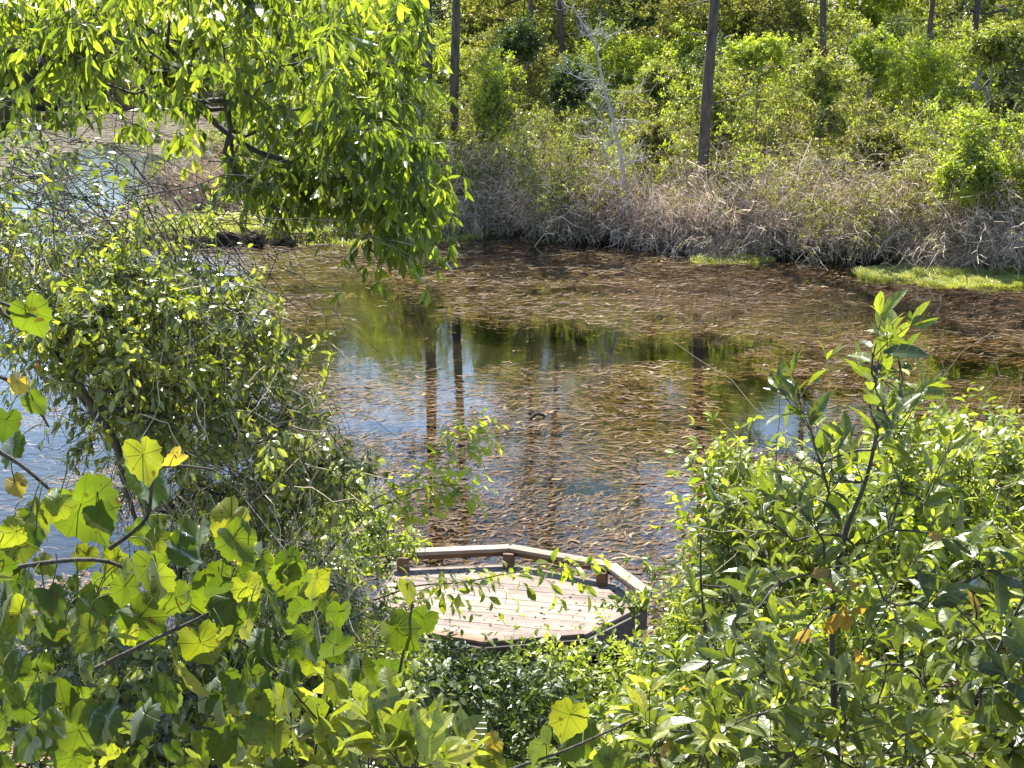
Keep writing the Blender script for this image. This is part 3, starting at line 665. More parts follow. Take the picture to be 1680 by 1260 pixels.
# ------------------------------------------------------------------ far vegetation
def blob_pts(n, blobs, shell=0.45):
    """points in ellipsoids (cx,cy,cz,rx,ry,rz), more towards the skin"""
    wts = np.array([b[3]*b[4]*b[5] for b in blobs])**0.67; idx = R.choice(len(blobs), n, p=wts/wts.sum())
    B = np.array(blobs)[idx]; d = rdir(n); r = R.uniform(shell, 1.0, n)**0.6
    return B[:, :3]+d*B[:, 3:]*r[:, None]
def broadleaf(name, label, cat, H, spread, nc, leafmat, leaf=0.11, group=None, bark='grey_bark', low=0.3, nsh=6, nl=9, wood_r=0.09, loose=0.0):
    root = empty(name, (0, 0, 0), label, cat, group)
    gw, gl = Geo(), Geo()
    tr = [V3(0, 0, -0.3)]
    for i in range(1, 6):
        tr.append(tr[-1]+V3(R.normal(0, .05*H*.4), R.normal(0, .05*H*.4), H*0.15))
    blobs = []
    for i in range(7):
        z = H*R.uniform(low, 0.82); s = spread*R.uniform(.35, .6)*(1.15-0.5*abs(z/H-0.55))
        a = R.random()*2*PI; d = spread*R.uniform(.2, .75)*(1-0.6*max(0, z/H-.5))
        blobs.append((d*math.cos(a), d*math.sin(a), z, s, s, s*R.uniform(.5, .8)))
    blobs.append((tr[-1][0], tr[-1][1], H*0.85, spread*.4, spread*.4, H*.16))
    C = blob_pts(nc, blobs); C[:, 2] = np.maximum(C[:, 2], 0.25)
    D = grow(gw, tr, wood_r, wood_r*.25, C, rtip=0.010)
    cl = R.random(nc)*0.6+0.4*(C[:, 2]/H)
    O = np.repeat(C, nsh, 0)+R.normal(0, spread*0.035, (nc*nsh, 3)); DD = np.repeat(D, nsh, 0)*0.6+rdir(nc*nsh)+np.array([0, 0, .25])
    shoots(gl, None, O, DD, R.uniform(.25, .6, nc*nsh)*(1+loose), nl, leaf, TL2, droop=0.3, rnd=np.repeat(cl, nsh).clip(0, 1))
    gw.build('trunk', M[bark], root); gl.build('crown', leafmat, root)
    return root
def pine(name, label, H, nb, bole, low=0.5, group=None, r=0.17):
    root = empty(name, (0, 0, 0), label, 'pine', group)
    gw, gl = Geo(), Geo()
    lean = R.normal(0, .015, 2)
    tr = np.array([[lean[0]*z+0.05*math.sin(z*.5+R.random()*.6), lean[1]*z, z] for z in np.linspace(-0.3, H, 10)])
    gw.tubes(resample(tr, 40)[None], (r*(1-0.85*np.linspace(0, 1, 40)**1.3))[None], 12)
    z = H*(low+(1-low)*R.random(nb)**0.8)*0.985; a = R.random(nb)*2*PI
    ln = (0.8+2.6*np.sin(np.clip((z/H-low)/(1-low), 0, 1)*2.4+0.55))*R.uniform(.6, 1.1, nb)
    ln = np.clip(ln, .5, 4)
    ctr = np.stack([np.interp(z, tr[:, 2], tr[:, 0]), np.interp(z, tr[:, 2], tr[:, 1]), z], -1)
    d = np.stack([np.cos(a), np.sin(a), 0*a], -1); t = np.linspace(0, 1, 6)[None, :, None]
    Pt = ctr[:, None]+d[:, None]*t*ln[:, None, None]+np.array([0, 0, 1.0])*(0.25*t+0.25*t**3)*ln[:, None, None]*0.6+R.normal(0, .04, (nb, 6, 3))*ln[:, None, None]*t
    gw.tubes(Pt, np.linspace(.045, .012, 6)[None]*np.sqrt(ln)[:, None]*0.8, 5)
    # needle tufts at the branch ends
    nt_ = 9; tt = R.uniform(.35, 1.0, (nb, nt_)); i0 = np.minimum((tt*5).astype(int), 4); f = tt*5-i0
    bi = np.arange(nb)[:, None]; C = Pt[bi, i0]*(1-f)[..., None]+Pt[bi, i0+1]*f[..., None]
    C = (C+R.normal(0, .22, C.shape)*(0.5+ln[:, None, None]*.25)).reshape(-1, 3)
    st = ctr.repeat(nt_, 0)*0+Pt[bi, i0].reshape(-1, 3)
    gw.tubes(np.stack([st, (st+C)/2+R.normal(0, .03, C.shape), C], 1), np.tile([.012, .009, .006], (len(C), 1)), 3)
    nn = 26; O = np.repeat(C, nn, 0); A = rdir(len(O))+np.array([0, 0, .5])
    gl.inst((np.array([[-.5, 0, 0], [.5, 0, 0], [0, 1, 0]], float), np.array([[0, 1, 2]]), np.zeros((0, 4), int)), O, A, rdir(len(O)), R.uniform(.16, .28, len(O)), wid=0.085, rnd=np.repeat(R.random(len(C)), nn)*.6+R.random(len(O))*.4)
    # dead snag branches low on the bole
    m = bole; zz = H*R.uniform(.08, low, m); aa = R.random(m)*2*PI; dl = R.uniform(.3, 1.6, m)
    c = np.stack([np.interp(zz, tr[:, 2], tr[:, 0]), np.interp(zz, tr[:, 2], tr[:, 1]), zz], -1); d = np.stack([np.cos(aa), np.sin(aa), R.normal(0, .25, m)], -1)
    t = np.linspace(0, 1, 4)[None, :, None]
    gw.tubes(c[:, None]+d[:, None]*t*dl[:, None, None]+R.normal(0, .05, (m, 4, 3))*t, np.tile([.022, .016, .011, .005], (m, 1)), 4)
    gw.build('trunk', M['pine_bark'], root, smooth=True); gl.build('crown', M['needle'], root)
    return root
def twiggy(name, label, Rr, H, n1, leaves, leafmat, group, mat='brush', hang=0.5, lf=.085):
    root = empty(name, (0, 0, 0), label, 'shrub', group)
    gw, gl = Geo(), Geo()
    def strands(O, D, ln, r, sag, k=6, rn=None):
        n = len(O); t = np.linspace(0, 1, k)[None, :, None]; D = unit(D)
        wig = np.cumsum(R.normal(0, .11, (n, k, 3)), 1)*t
        Pt = O[:, None]+(D[:, None]*t+wig+np.array([0, 0, -1.0])*sag[:, None, None]*t**2)*ln[:, None, None]
        gw.tubes(Pt, np.linspace(1, .45, k)[None]*np.broadcast_to(r, (n,))[:, None], 3, rn); return Pt
    a = R.random(n1)*2*PI; rr = np.sqrt(R.random(n1))*Rr*0.55
    O = np.stack([rr*np.cos(a), rr*np.sin(a), R.uniform(-.2, .1, n1)], -1)
    D = np.stack([np.cos(a)*R.uniform(.1, .95, n1), np.sin(a)*R.uniform(.1, .95, n1), R.uniform(.5, 1.1, n1)], -1)+R.normal(0, .15, (n1, 3))
    S1 = strands(O, D, H*R.uniform(.6, 1.15, n1), .014, R.uniform(.05, .6, n1), rn=R.uniform(.0, .6, n1))
    if n1 > 60:     # a few stout bleached stems
        m_ = 9; i_ = R.integers(0, n1, m_)
        strands(O[i_], D[i_]+rdir(m_)*.4, H*R.uniform(.7, 1.3, m_), .028, R.uniform(.0, .7, m_), rn=np.ones(m_))
    def child(Sx, m, ln, r, sg, lo=1):
        n = m*len(Sx); i = np.repeat(np.arange(len(Sx)), m); j = R.integers(lo, Sx.shape[1]-1, n); f = R.random(n)[:, None]
        o = Sx[i, j]*(1-f)+Sx[i, j+1]*f; d = unit(Sx[i, j+1]-Sx[i, j])*0.6+rdir(n)*0.9
        return strands(o, d, ln*R.uniform(.5, 1.3, n), r, R.uniform(0, sg, n), 5, rn=(R.random(n)**0.8))
    S2 = child(S1, 7, H*.34, .0090, 1.0*hang)
    S3 = child(S2, 5, H*.16, .0068, 1.2*hang)
    if leaves:
        q = R.integers(0, len(S3), leaves); j = R.integers(1, 5, leaves); c = S3[q, j]
        if True:
            keep = R.random(leaves) < (0.25+0.75*np.clip(c[:, 2]/H*1.3-.2, 0, 1)); c = c[keep]
        shoots(gl, None, c, rdir(len(c))+np.array([0, 0, .6]), .26, 6, lf, TL2, droop=.2)
        gl.build('leaves', leafmat, root)
    gw.build('twigs', M[mat], root)
    return root
def place(o, x, y, s=1.0, rz=None, z=None, sz=None):
    o.location = (x, y, float(terrain(x, y)) if z is None else z)
    o.rotation_euler = (R.normal(0, .03), R.normal(0, .03), R.random()*2*PI if rz is None else rz); o.scale = (s, s, s*(sz or 1))
used = set()
LM = [(380, 'far out on the spit'), (520, 'beyond the spit'), (600, 'behind the hanging leaf tips'), (665, 'right beside the hanging leaves'), (705, 'by the close pair of pines'), (745, 'by the straight dark pine'), (815, 'by the vine mound'), (868, 'by the slim grey pine'), (925, 'left of the dead tree'), (985, 'by the top of the dead tree'), (1022, 'by the foot of the dead tree'), (1080, 'between dead tree and thick pine'), (1150, 'by the thick dark pine'), (1215, 'above the small grass islet'), (1275, 'right of the small grass islet'), (1342, 'below the bright clearing'), (1390, 'by the cream sapling'), (1455, 'by the white water branch'), (1498, 'by the slim right hand pine'), (1545, 'by the lime bush'), (1600, 'by the ivy clad tree'), (1655, 'by the edge pine'), (1720, 'beyond the large islet')]
def where(x, y):
    px = 840+x/y*FPX; return min(LM, key=lambda q: abs(q[0]-px))[1]
RANK = ['in front', 'second row', 'third row', 'fourth row', 'fifth row', 'sixth row', 'rearmost row']
LOOK = {}
def put(proto, x, y, s=1.0, label=None, group=None, rank=None, **k):
    o = proto if proto.name not in used else copy_tree(proto)
    used.add(proto.name)
    if label: o['label'] = label
    if group: o['group'] = group
    place(o, x, y, s, **k)
    if rank is not None: o['label'] = f"{LOOK.get(proto.name, 'leafy tree')} {where(x, y)}, {RANK[min(rank, 6)]}"
    return o

# grey brush hanging over the waterline
GB = 'grey twiggy shrubs along the far waterline'
brush = [twiggy('twiggy_shrub', 'grey leafless shrub drooping over the far waterline', 1.3, 2.3, 90, lv, M['olive_leaf'], GB) for lv in (60, 320, 700, 1300)]
GT = 'leafy shrubs on the far bank'
sh_labels = 'olive leafy shrub in the dense band behind the grey brush'
green = [twiggy('leafy_shrub', sh_labels, 1.5, 2.9, 26, lv, mt, GT, hang=.3, lf=.12) for lv, mt in ((1700, M['olive_leaf']), (2600, M['olive_leaf']), (3000, M['far_leaf']), (2600, M['lime_leaf']))]
def bank_xy(px, off):
    x = (px-840)/FPX*50; y = yfar(x)
    for _ in range(3): x = (px-840)/FPX*(y+off)*0.99; y = yfar(x)
    return x, y+off
for o, t in zip(brush, ('bare grey twiggy shrub', 'grey twiggy shrub', 'grey shrub with some leaves', 'grey shrub flecked with leaves')): LOOK[o.name] = t
for o, t in zip(green, ('thin olive shrub', 'olive shrub', 'mid green shrub', 'lime green shrub')): LOOK[o.name] = t
k = 0
for off, step, s0, protos in ((0.95, 42, .6, brush), (1.9, 50, .82, brush)):
    for px in np.arange(735 if off < 2 else 690, 1740, step):
        px2 = px+R.uniform(-15, 15); x, y = bank_xy(px2, off+R.uniform(-.35, .35)+(.35*math.sin(px2*.031)+.25*math.sin(px2*.083)))
        ob_ = put(green[R.integers(0, 3)] if R.random() < (.32 if off > 1 else .14) else protos[R.integers(0, 4) if off > 1 else R.integers(0, 3)], x, y, s0*R.uniform(.7, 1.35), rank=0 if off < 1 else 1, sz=R.uniform(.85, 1.35), z=float(terrain(x, y))+(.22 if off < 1 else .05)); k += 1
for rk, (off, step, s0) in enumerate(((2.7, 58, .72), (4.2, 60, .8), (6.0, 66, .85), (8.4, 74, .9), (12, 90, 1.0))):
    for px in np.arange(600, 1760, step):
        x, y = bank_xy(px+R.uniform(-20, 20), off+R.uniform(-.6, .6))
        pr_ = brush[R.integers(1, 4)] if (off < 7 and R.random() < .30) else green[R.integers(0, 4) if off > 4 else R.integers(0, 3)]
        put(pr_, x, y, s0*R.uniform(.6, 1.4), rank=rk, sz=R.uniform(.9, 1.3))
# woods
GW_ = 'broadleaved trees in the woods across the pond'
LB = 'leafy broadleaved tree in the woods beyond the far bank'
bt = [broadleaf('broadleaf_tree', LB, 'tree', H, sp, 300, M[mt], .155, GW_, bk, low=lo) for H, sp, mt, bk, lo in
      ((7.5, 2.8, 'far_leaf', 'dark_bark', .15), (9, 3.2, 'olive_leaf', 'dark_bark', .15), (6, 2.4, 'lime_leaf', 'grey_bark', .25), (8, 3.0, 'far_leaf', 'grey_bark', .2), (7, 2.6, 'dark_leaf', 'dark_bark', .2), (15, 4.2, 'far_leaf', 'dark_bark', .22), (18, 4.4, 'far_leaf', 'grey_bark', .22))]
for o, t in zip(bt, ('mid green tree', 'tall olive tree', 'small lime tree', 'pale trunked green tree', 'low dark tree', 'tall green tree', 'tallest dark tree')): LOOK[o.name] = t
for row, (yy, step, s) in enumerate(((58.5, 2.5, .7), (62, 2.6, .85), (67, 2.8, .95), (75, 3.0, 1.0), (84, 3.2, 1.05), (95, 3.6, 1.1), (108, 4.0, 1.15))):
    x = -0.15*yy+0.5
    while x < 0.42*yy:
        xx = x+R.uniform(-1, 1); y = yy+R.uniform(-1.6, 1.6)
        px = 840+xx/y*FPX
        if row < 2 and (680 < px < 765 or 900 < px < 945): x += step; continue
        skip = row >= 1 and ((1328 < px < 1362) or (1530 < px < 1575))
        if row < 2 and (535 < px < 630 or 750 < px < 795 or 885 < px < 935 or 1175 < px < 1290) and R.random() < .4: skip = True
        if not skip and terrain(xx, y) > 0.1:
            put(bt[R.integers(0, 5)], xx, y, s*R.uniform(.75, 1.15), rank=row)
            if row in (2, 3, 4, 5) and R.random() < .6 and not (560 < px < 600 or 900 < px < 935 or 1240 < px < 1320):
                put(bt[R.integers(5, 7)], xx+R.uniform(.8, 1.8), y+R.uniform(-1.5, 1.5), s*R.uniform(.75, 1.1), rank=row)
        x += step*R.uniform(.8, 1.2)
# shore trees around the inlet on the left, and its far side
LF = 'x'; DL = []
for x in np.arange(-62, -8, 2.4):
    o = put(bt[[0, 2, 3, 2, 4][R.integers(0, 5)]], x+R.uniform(-1, 1), 134+R.uniform(-2, 4), R.uniform(.6, 1.0), LF, 'distant trees beyond the inlet'); DL.append((o, 'tree', x))
for x in np.arange(-64, -4, 3.4):
    o = put(bt[R.integers(3, 7)], x+R.uniform(-1, 1), 144+R.uniform(-2, 4), R.uniform(.55, .85), LF, 'distant trees beyond the inlet'); DL.append((o, 'tree', x))
for x in np.arange(-60, -9, 2.2):
    o = put(green[R.integers(2, 4)], x, 131.5+R.uniform(-.8, .8), R.uniform(.9, 1.5), 'x', 'distant shrubs along the inlet shore'); DL.append((o, 'shrub', x))
for px, off, s in ((665, 7, .75), (500, 9, .7)):
    x, y = bank_xy(px, off); put(bt[2 if R.random() < .5 else 3], x, y, s, rank=0)
for px, off, s in ((545, 3.0, .55), (600, 3.2, .6), (650, 3.4, .7), (690, 3.2, .8), (500, 2.4, .45)):
    x, y = bank_xy(px, off); put(green[R.integers(0, 4)], x, y, s, rank=1)
for o, kk, x in DL:
    lk = {'M': 'green'}.get('', 'small' if o.scale[0] < (.8 if kk == 'tree' else 1.1) else 'large')
    seg = ['at the far left end', 'left of the middle', 'at the middle', 'right of the middle', 'beside the woods'][int(min(4, max(0, (x+62)/10.8)))]
    o['label'] = f"distant {lk} {kk} across the inlet, {seg}, {'in front' if o.location.y < 140 else 'behind'}"
# pines, each at its own trunk
GP = 'tall pines in the woods across the pond'
pn = [pine('pine_tree', 'x', 19, 60, 16, .42, GP), pine('pine_tree', 'x', 17, 55, 14, .5, GP), pine('pine_tree', 'x', 21, 60, 18, .38, GP)]
pines = [(1150, bank_xy(1150, 2.6)[1], 0, 1.12, 'tall pine with the thick dark trunk standing nearest the bank at right of centre'),
         (745, 54.5, 1, 1.15, 'tall straight pine right of the close pair of trunks at upper centre'),
         (711, 55, 0, .9, 'thin pine in the close pair of dark trunks, the right one'),
         (699, 56, 1, .9, 'thin pine in the close pair of dark trunks, the left one'),
         (868, 63, 2, .8, 'slim pine between the mounded vine shrub and the dead tree'),
         (926, 64, 1, 1.0, 'pine trunk seen dimly behind leaves left of the dead tree'),
         (1342, 58, 0, .95, 'pine trunk crossing the bright clearing at the top'),
         (1498, 56.5, 1, .8, 'slim pine left of the leaning ivy dark trunk'),
         (1655, 64, 2, .9, 'pine at the right edge behind the lime bushes'),
         (1045, 80, 2, 1.0, 'distant pine showing between the dead tree and the thick pine'),
         (1235, 84, 0, 1.0, 'distant pine right of the thick dark pine trunk')]
for px, yy, vi, s, lb in pines:
    x = (px-840)/FPX*yy*1.0; put(pn[vi], x, yy, s, lb, GP)
# big dark tree at right
o = broadleaf('broadleaf_tree', 'dark broad tree clothed in ivy with thick shaded trunk near the right edge', 'tree', 10, 2.2, 150, M['dark_leaf'], .12, None, 'dark_bark', .1, wood_r=.3)
place(o, (1600-840)/FPX*55, 55, 1.0)
o = broadleaf('broadleaf_tree', 'small lime green tree with flat layered crown at upper right', 'tree', 5.6, 2.3, 200, M['lime_leaf'], .14, None, 'grey_bark', .55)
place(o, (1525-840)/FPX*52, 52, 1.0)
def bush_px(label, px0, px1, pytop, pybot, y, mat, nc, leaf=.11, name='shrub', cat='shrub', lowz=None, bark='grey_bark', nsh=6):
    a = P(px0, pytop, y); b = P(px1, pybot, y); cx = (a[0]+b[0])/2; rx = (b[0]-a[0])/2; rz = (a[2]-b[2])/2; cz = (a[2]+b[2])/2
    z0 = float(terrain(cx, y)); root = empty(name, (cx, y, z0), label, cat)
    gw, gl = Geo(), Geo(); bl = []
    for i in range(8):
        an = R.random()*2*PI; f = R.uniform(.15, .62)
        bl.append((rx*f*math.cos(an), rx*f*math.sin(an)*.8, cz-z0+rz*R.uniform(-.6, .6), rx*R.uniform(.3, .5), rx*.4, rz*R.uniform(.25, .42)))
    C = blob_pts(nc, bl); C[:, 2] = np.maximum(C[:, 2], .15)
    D = grow(gw, [V3(0, 0, -.3), V3(.05, 0, .3*(cz-z0)), V3(-.05, 0, .7*(cz-z0)), V3(0, 0, cz-z0)], .05, .02, C, .008)
    O = np.repeat(C, nsh, 0)+R.normal(0, .08, (nc*nsh, 3)); DD = np.repeat(D, nsh, 0)*.6+rdir(nc*nsh)+np.array([0, 0, .3])
    shoots(gl, None, O, DD, R.uniform(.15, .4, nc*nsh), 9, leaf, TL2, rnd=np.repeat(R.random(nc), nsh))
    gw.build('trunk', M[bark], root); gl.build('crown', mat, root); return root
xb, yb = bank_xy(1590, 0)
bush_px('bright lime bush leaning over the waterline at right', 1520, 1660, 150, 350, yb+.5, M['lime_leaf'], 190, .11)
bush_px('bright lime bush cut off by the right edge of the picture', 1640, 1760, 170, 330, bank_xy(1690, 1)[1], M['lime_leaf'], 130, .11)
bush_px('tall mound of yellow green vines over a bush behind the bank', 750, 885, 70, 250, bank_xy(815, 2.4)[1], M['lime_leaf'], 150, .11)
for px0, px1, t_, b_, of, mt, lb in [(1130, 1230, 110, 250, 5.5, 'far_leaf', 'rounded green bush just right of the thick dark pine trunk'), (1190, 1300, 50, 190, 8, 'lime_leaf', 'lime tinted tree crown above the rounded bush right of the thick pine'),
        (1300, 1400, 90, 240, 6, 'far_leaf', 'green bush below the bright clearing with a dark hollow beneath it'), (1385, 1470, 40, 160, 9, 'lime_leaf', 'bright bush between the clearing and the layered lime tree'), (1400, 1500, 190, 280, 4.2, 'olive_leaf', 'low olive bush under the layered lime tree'),
        (900, 980, 90, 200, 6.5, 'dark_leaf', 'dark bush at the left of the dead tree top'), (1040, 1120, 90, 200, 7, 'far_leaf', 'green bush between the dead tree and the thick pine'), (1040, 1100, 200, 290, 4, 'olive_leaf', 'low olive bush left of the thick pine foot'),
        (640, 720, 150, 290, 4.5, 'far_leaf', 'green bush showing through the hanging leaf tips'), (1580, 1680, 20, 150, 7, 'far_leaf', 'green tree crown at the upper right corner behind the lime bushes'), (800, 900, 20, 110, 9, 'dark_leaf', 'dark green crown above the vine mound')]:
    bush_px(lb, px0, px1, t_, b_, bank_xy((px0+px1)/2, of)[1], M[mt], 95, .12, nsh=7)
bush_px('bright lime bush beside the inlet seen under the overhanging branch', 395, 520, 200, 345, 53.5, M['lime_leaf'], 120, .11)
bush_px('green bush on the inlet shore left of the bright lime bush', 300, 400, 190, 300, 66, M['far_leaf'], 90, .12)
for pxb, yb_, sb_ in ((350, 56, .8), (300, 60, .7), (410, 57, .9), (455, 52.5, .7)):
    put(brush[1], (pxb-840)/FPX*yb_, yb_, sb_, 'brown bare shrub standing by the inlet under the overhanging branch', GB, z=0.0, sz=1.3)
bush_px('small cream blossoming sapling amid shaded grey brush', 1365, 1405, 235, 300, bank_xy(1380, 2)[1], M['grass'], 8, .08, 'sapling', 'sapling', nsh=3)
# dead trees
def dead_tree(label, base_px, base_y, path, r0, nb, seed):
    base = P(base_px[0], base_px[1], base_y); base[2] = float(terrain(base[0], base_y))-.2
    root = empty('dead_tree', tuple(base), label, 'dead tree'); g = Geo()
    pts = [V3(0, 0, 0)]+[P(a, b, base_y+dy)-base for a, b, dy in path]
    tr = resample(np.array(pts), 28); rad = r0*(1-np.linspace(0, 1, 28)*.88)
    g.tubes(tr[None], rad[None], 8)
    def br(O, D, ln, r, k=6):
        n = len(O); t = np.linspace(0, 1, k)[None, :, None]; wig = np.cumsum(R.normal(0, .09, (n, k, 3)), 1)*t
        Pt = O[:, None]+(unit(D)[:, None]*t+wig+np.array([0, 0, .15])*t*t)*ln[:, None, None]; g.tubes(Pt, np.linspace(1, .35, k)[None]*r[:, None], 5 if k > 4 else 3, rnd=R.random(n)); return Pt
    j = R.integers(7, 28, nb); a = R.random(nb)*2*PI
    d = np.stack([np.cos(a)*1.2, np.sin(a)*.5, R.uniform(-.1, .6, nb)], -1)
    A = br(tr[j], d, R.uniform(.5, 1.7, nb)*(1.2-j/40), rad[j]*.45)
    def ch(Sx, m, l, r):
        n = m*len(Sx); i = np.repeat(np.arange(len(Sx)), m); q = R.integers(1, Sx.shape[1]-1, n)
        return br(Sx[i, q], unit(Sx[i, q+1]-Sx[i, q])*.8+rdir(n)*.8, l*R.uniform(.4, 1.3, n), np.full(n, r))
    B = ch(A, 5, .55, .011); ch(B, 3, .28, .008)
    g.build('trunk', M['dead_wood'], root, smooth=True)
dead_tree('tall pale bare dead tree leaning left in front of the woods', (1022, 380), bank_xy(1022, .8)[1], [(1024, 300, 0), (1010, 215, 0), (990, 140, .2), (975, 70, .3), (945, 20, .4), (925, -40, .5)], .075, 20, 1)
dead_tree('shorter grey dead stem beside the foot of the tall dead tree', (1018, 385), bank_xy(1010, .5)[1], [(1008, 310, 0), (995, 255, 0), (985, 225, 0)], .05, 12, 2)
def water_branch(label, pts, y, r):
    p = np.array([P(a, b, y) for a, b in pts]); g = Geo(); tr = resample(p, 16); g.tubes(tr[None], np.linspace(r, r*.4, 16)[None], 6)
    n = 16; j = R.integers(6, 16, n); d = rdir(n)*np.array([1, .4, .8])+np.array([.5, 0, .1]); t = np.linspace(0, 1, 4)[None, :, None]
    g.tubes(tr[j][:, None]+(unit(d)[:, None]*t+np.cumsum(R.normal(0, .1, (n, 4, 3)), 1)*t)*R.uniform(.12, .35, (n, 1, 1)), np.tile([.011, .009, .007, .003], (n, 1)), 4)
    tag(g.build('fallen_branch', M['dead_wood'], smooth=True), label, 'branch')
water_branch('white bare branch reaching right over the dark water under the brush', [(1435, 425), (1450, 398), (1470, 387), (1492, 382)], bank_xy(1460, -.3)[1], .022)
water_branch('pale forked dead branch at the waterline left of the white branch', [(1395, 415), (1385, 400), (1375, 392), (1368, 394)], bank_xy(1385, -.2)[1], .02)
water_branch('pale bare branch leaning out at the right edge waterline', [(1645, 425), (1665, 405), (1682, 398), (1700, 390)], bank_xy(1670, -.3)[1], .03)
# ------------------------------------------------------------------ near plants
def np_plant(name, label, cat, base, clusters, leafmat, T, leaf, nsh=4, nl=8, rb=.02, rtip=.003, wood='dark_bark', sl=(.1, .25), droop=.3, updir=.6, spread=1.0, whorl=0, sag=.15, trunk=None, up=.4, rnd=None, wid=1.0, group=None, lims=None, rmx=.28, sr=.0022, bend=.12, hpen=.5, follow=.5, leafname='leaves'):
    base = np.array([base[0], base[1], float(terrain(base[0], base[1]))-.05])
    root = empty(name, tuple(base), label, cat, group)
    gw, gl = Geo(), Geo(); C = np.asarray(clusters)-base
    if trunk is None:
        m = C.mean(0); top = C[np.argmax(C[:, 2])]
        trunk = [V3(0, 0, 0), m*.3+V3(R.normal(0, .05), 0, .05), m*.65, m*.95, m*.6+top*.4]
    else: trunk = [V3(0, 0, 0)]+[np.asarray(t)-base for t in trunk]
    D = grow(gw, trunk, rb, rb*.3, C, rtip, sag=sag*.3, bend=bend, hpen=hpen, rmax=rb*rmx)
    nc = len(C); rn = R.random(nc) if rnd is None else rnd
    O = np.repeat(C, nsh, 0)-np.repeat(D, nsh, 0)*R.random((nc*nsh, 1))*.12*np.mean(sl); DD = np.repeat(D, nsh, 0)*follow+rdir(nc*nsh)*.8+np.array([0, 0, up])
    shoots(gl, gw, O, DD, R.uniform(sl[0], sl[1], nc*nsh), nl, leaf, T, droop, spread, sr, np.repeat(rn, nsh), updir, whorl, sag, wid)
    gw.build('stems', M[wood], root, smooth=True); gl.build(leafname, leafmat, root)
    return root, gw, gl

# 1 overhanging tree, upper left
polyA = [(-80, -60), (690, -60), (690, 40), (670, 110), (680, 170), (670, 220), (700, 280), (690, 340), (660, 370), (620, 340), (570, 290), (500, 240), (430, 205), (330, 185), (230, 165), (100, 140), (-80, 150)]
CA = np.concatenate([in_region(polyA, 310, 7.6, 10.5, .55), in_region([(560, 160), (680, 150), (680, 220), (755, 260), (720, 290), (700, 350), (675, 395), (640, 370), (590, 320), (530, 270)], 62, 7.6, 9.2), in_region([(370, 250), (520, 280), (520, 320), (400, 310)], 22, 8, 9)])
trunkA = [(-5.2, 8.3, 3.2), (-4.4, 8.4, 4.6), P(-60, 260, 8.5), P(10, 185, 8.5), P(60, 120, 8.6), P(130, 50, 8.8), P(220, -20, 9)]
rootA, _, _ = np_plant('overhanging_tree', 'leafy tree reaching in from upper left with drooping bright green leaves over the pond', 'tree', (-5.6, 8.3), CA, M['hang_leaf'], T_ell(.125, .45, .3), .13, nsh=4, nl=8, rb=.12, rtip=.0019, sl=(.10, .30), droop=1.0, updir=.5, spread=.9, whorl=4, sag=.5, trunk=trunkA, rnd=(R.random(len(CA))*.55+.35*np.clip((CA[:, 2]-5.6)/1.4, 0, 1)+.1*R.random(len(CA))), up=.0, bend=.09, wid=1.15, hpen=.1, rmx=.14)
gl_ = Geo()
lim = resample(np.array([P(270, 110, 8.8), P(340, 190, 8.6), P(410, 243, 8.5), P(470, 265, 8.5), P(505, 285, 8.5), P(560, 320, 8.4), P(620, 350, 8.3)]), 30)-np.array(rootA.location)
gl_.tubes(lim[None], np.linspace(.022, .006, 30)[None], 7); gl_.build('limb', M['dark_bark'], rootA, smooth=True)

# 2 thicket, left middle
polyB = [(-60, 330), (110, 380), (230, 400), (320, 430), (340, 470), (390, 535), (460, 600), (550, 690), (580, 850), (590, 1010), (520, 1090), (320, 1110), (350, 960), (310, 840), (220, 760), (160, 690), (110, 610), (60, 530), (-60, 520)]
CB = np.concatenate([in_region(polyB, 330, 5.8, 8.2), in_region([(-60, 360), (230, 410), (350, 460), (410, 540), (500, 640), (500, 760), (300, 700), (150, 570), (-60, 490)], 170, 5.8, 7.6)])
trunkB = [(-2.3, 7.4, 3.0), P(300, 1050, 7.2), P(240, 830, 7.1), P(185, 720, 7), P(90, 590, 7), P(20, 500, 7.0), P(-60, 430, 7)]
rootB, _, _ = np_plant('vine_thicket', 'tall tangled small tree smothered with small leaved vines at left over the water', 'thicket', (-1.75, 7.6), CB, M['vine_leaf'], T_ell(.18, .3, .4), .055, nsh=7, nl=8, rb=.045, rtip=.0022, sl=(.08, .26), droop=.5, updir=.5, rnd=R.uniform(.2, 1, len(CB)), trunk=trunkB, up=.15, sag=.5, bend=.22, wid=1.2, wood='dark_bark', hpen=.1, leafname='vine_leaves')
# tangle of dry stems
def tangle(name, label, poly, y0, y1, n, ln, r, root, mat='vine_twig', dirs=(1, .6, .5), bias=(0, 0, -.5)):
    C = in_region(poly, n, y0, y1)-np.array(root.location); k = 8; t = np.linspace(0, 1, k)[None, :, None]
    D = unit(R.normal(size=(n, 3))*np.array(dirs)+np.array(bias)); wig = np.cumsum(R.normal(0, .11, (n, k, 3)), 1)
    l = ln*R.uniform(.4, 1.5, (n, 1, 1)); g = Geo()
    g.tubes(C[:, None]+(D[:, None]*t+wig*t+np.array([0, 0, -.35])*t*t)*l, np.linspace(1, .5, k)[None]*r*R.uniform(.5, 1.5, (n, 1)), 4)
    g.build(name, M[mat], root, smooth=True)
tangle('dry_twigs', '', polyB, 5.9, 8.2, 1300, .30, .0022, rootB)
tangle('hanging_vines', '', [(150, 560), (260, 500), (380, 800), (330, 1060), (200, 1060), (170, 700)], 5.6, 7.6, 110, .8, .0018, rootB, bias=(.0, 0, -1.6))
tangle('bare_twigs', '', [(-40, 180), (120, 190), (340, 330), (420, 420), (330, 500), (-40, 420)], 6.0, 8.2, 420, .5, .0025, rootB, 'dark_bark', dirs=(1, .4, .7), bias=(.8, 0, -.4))
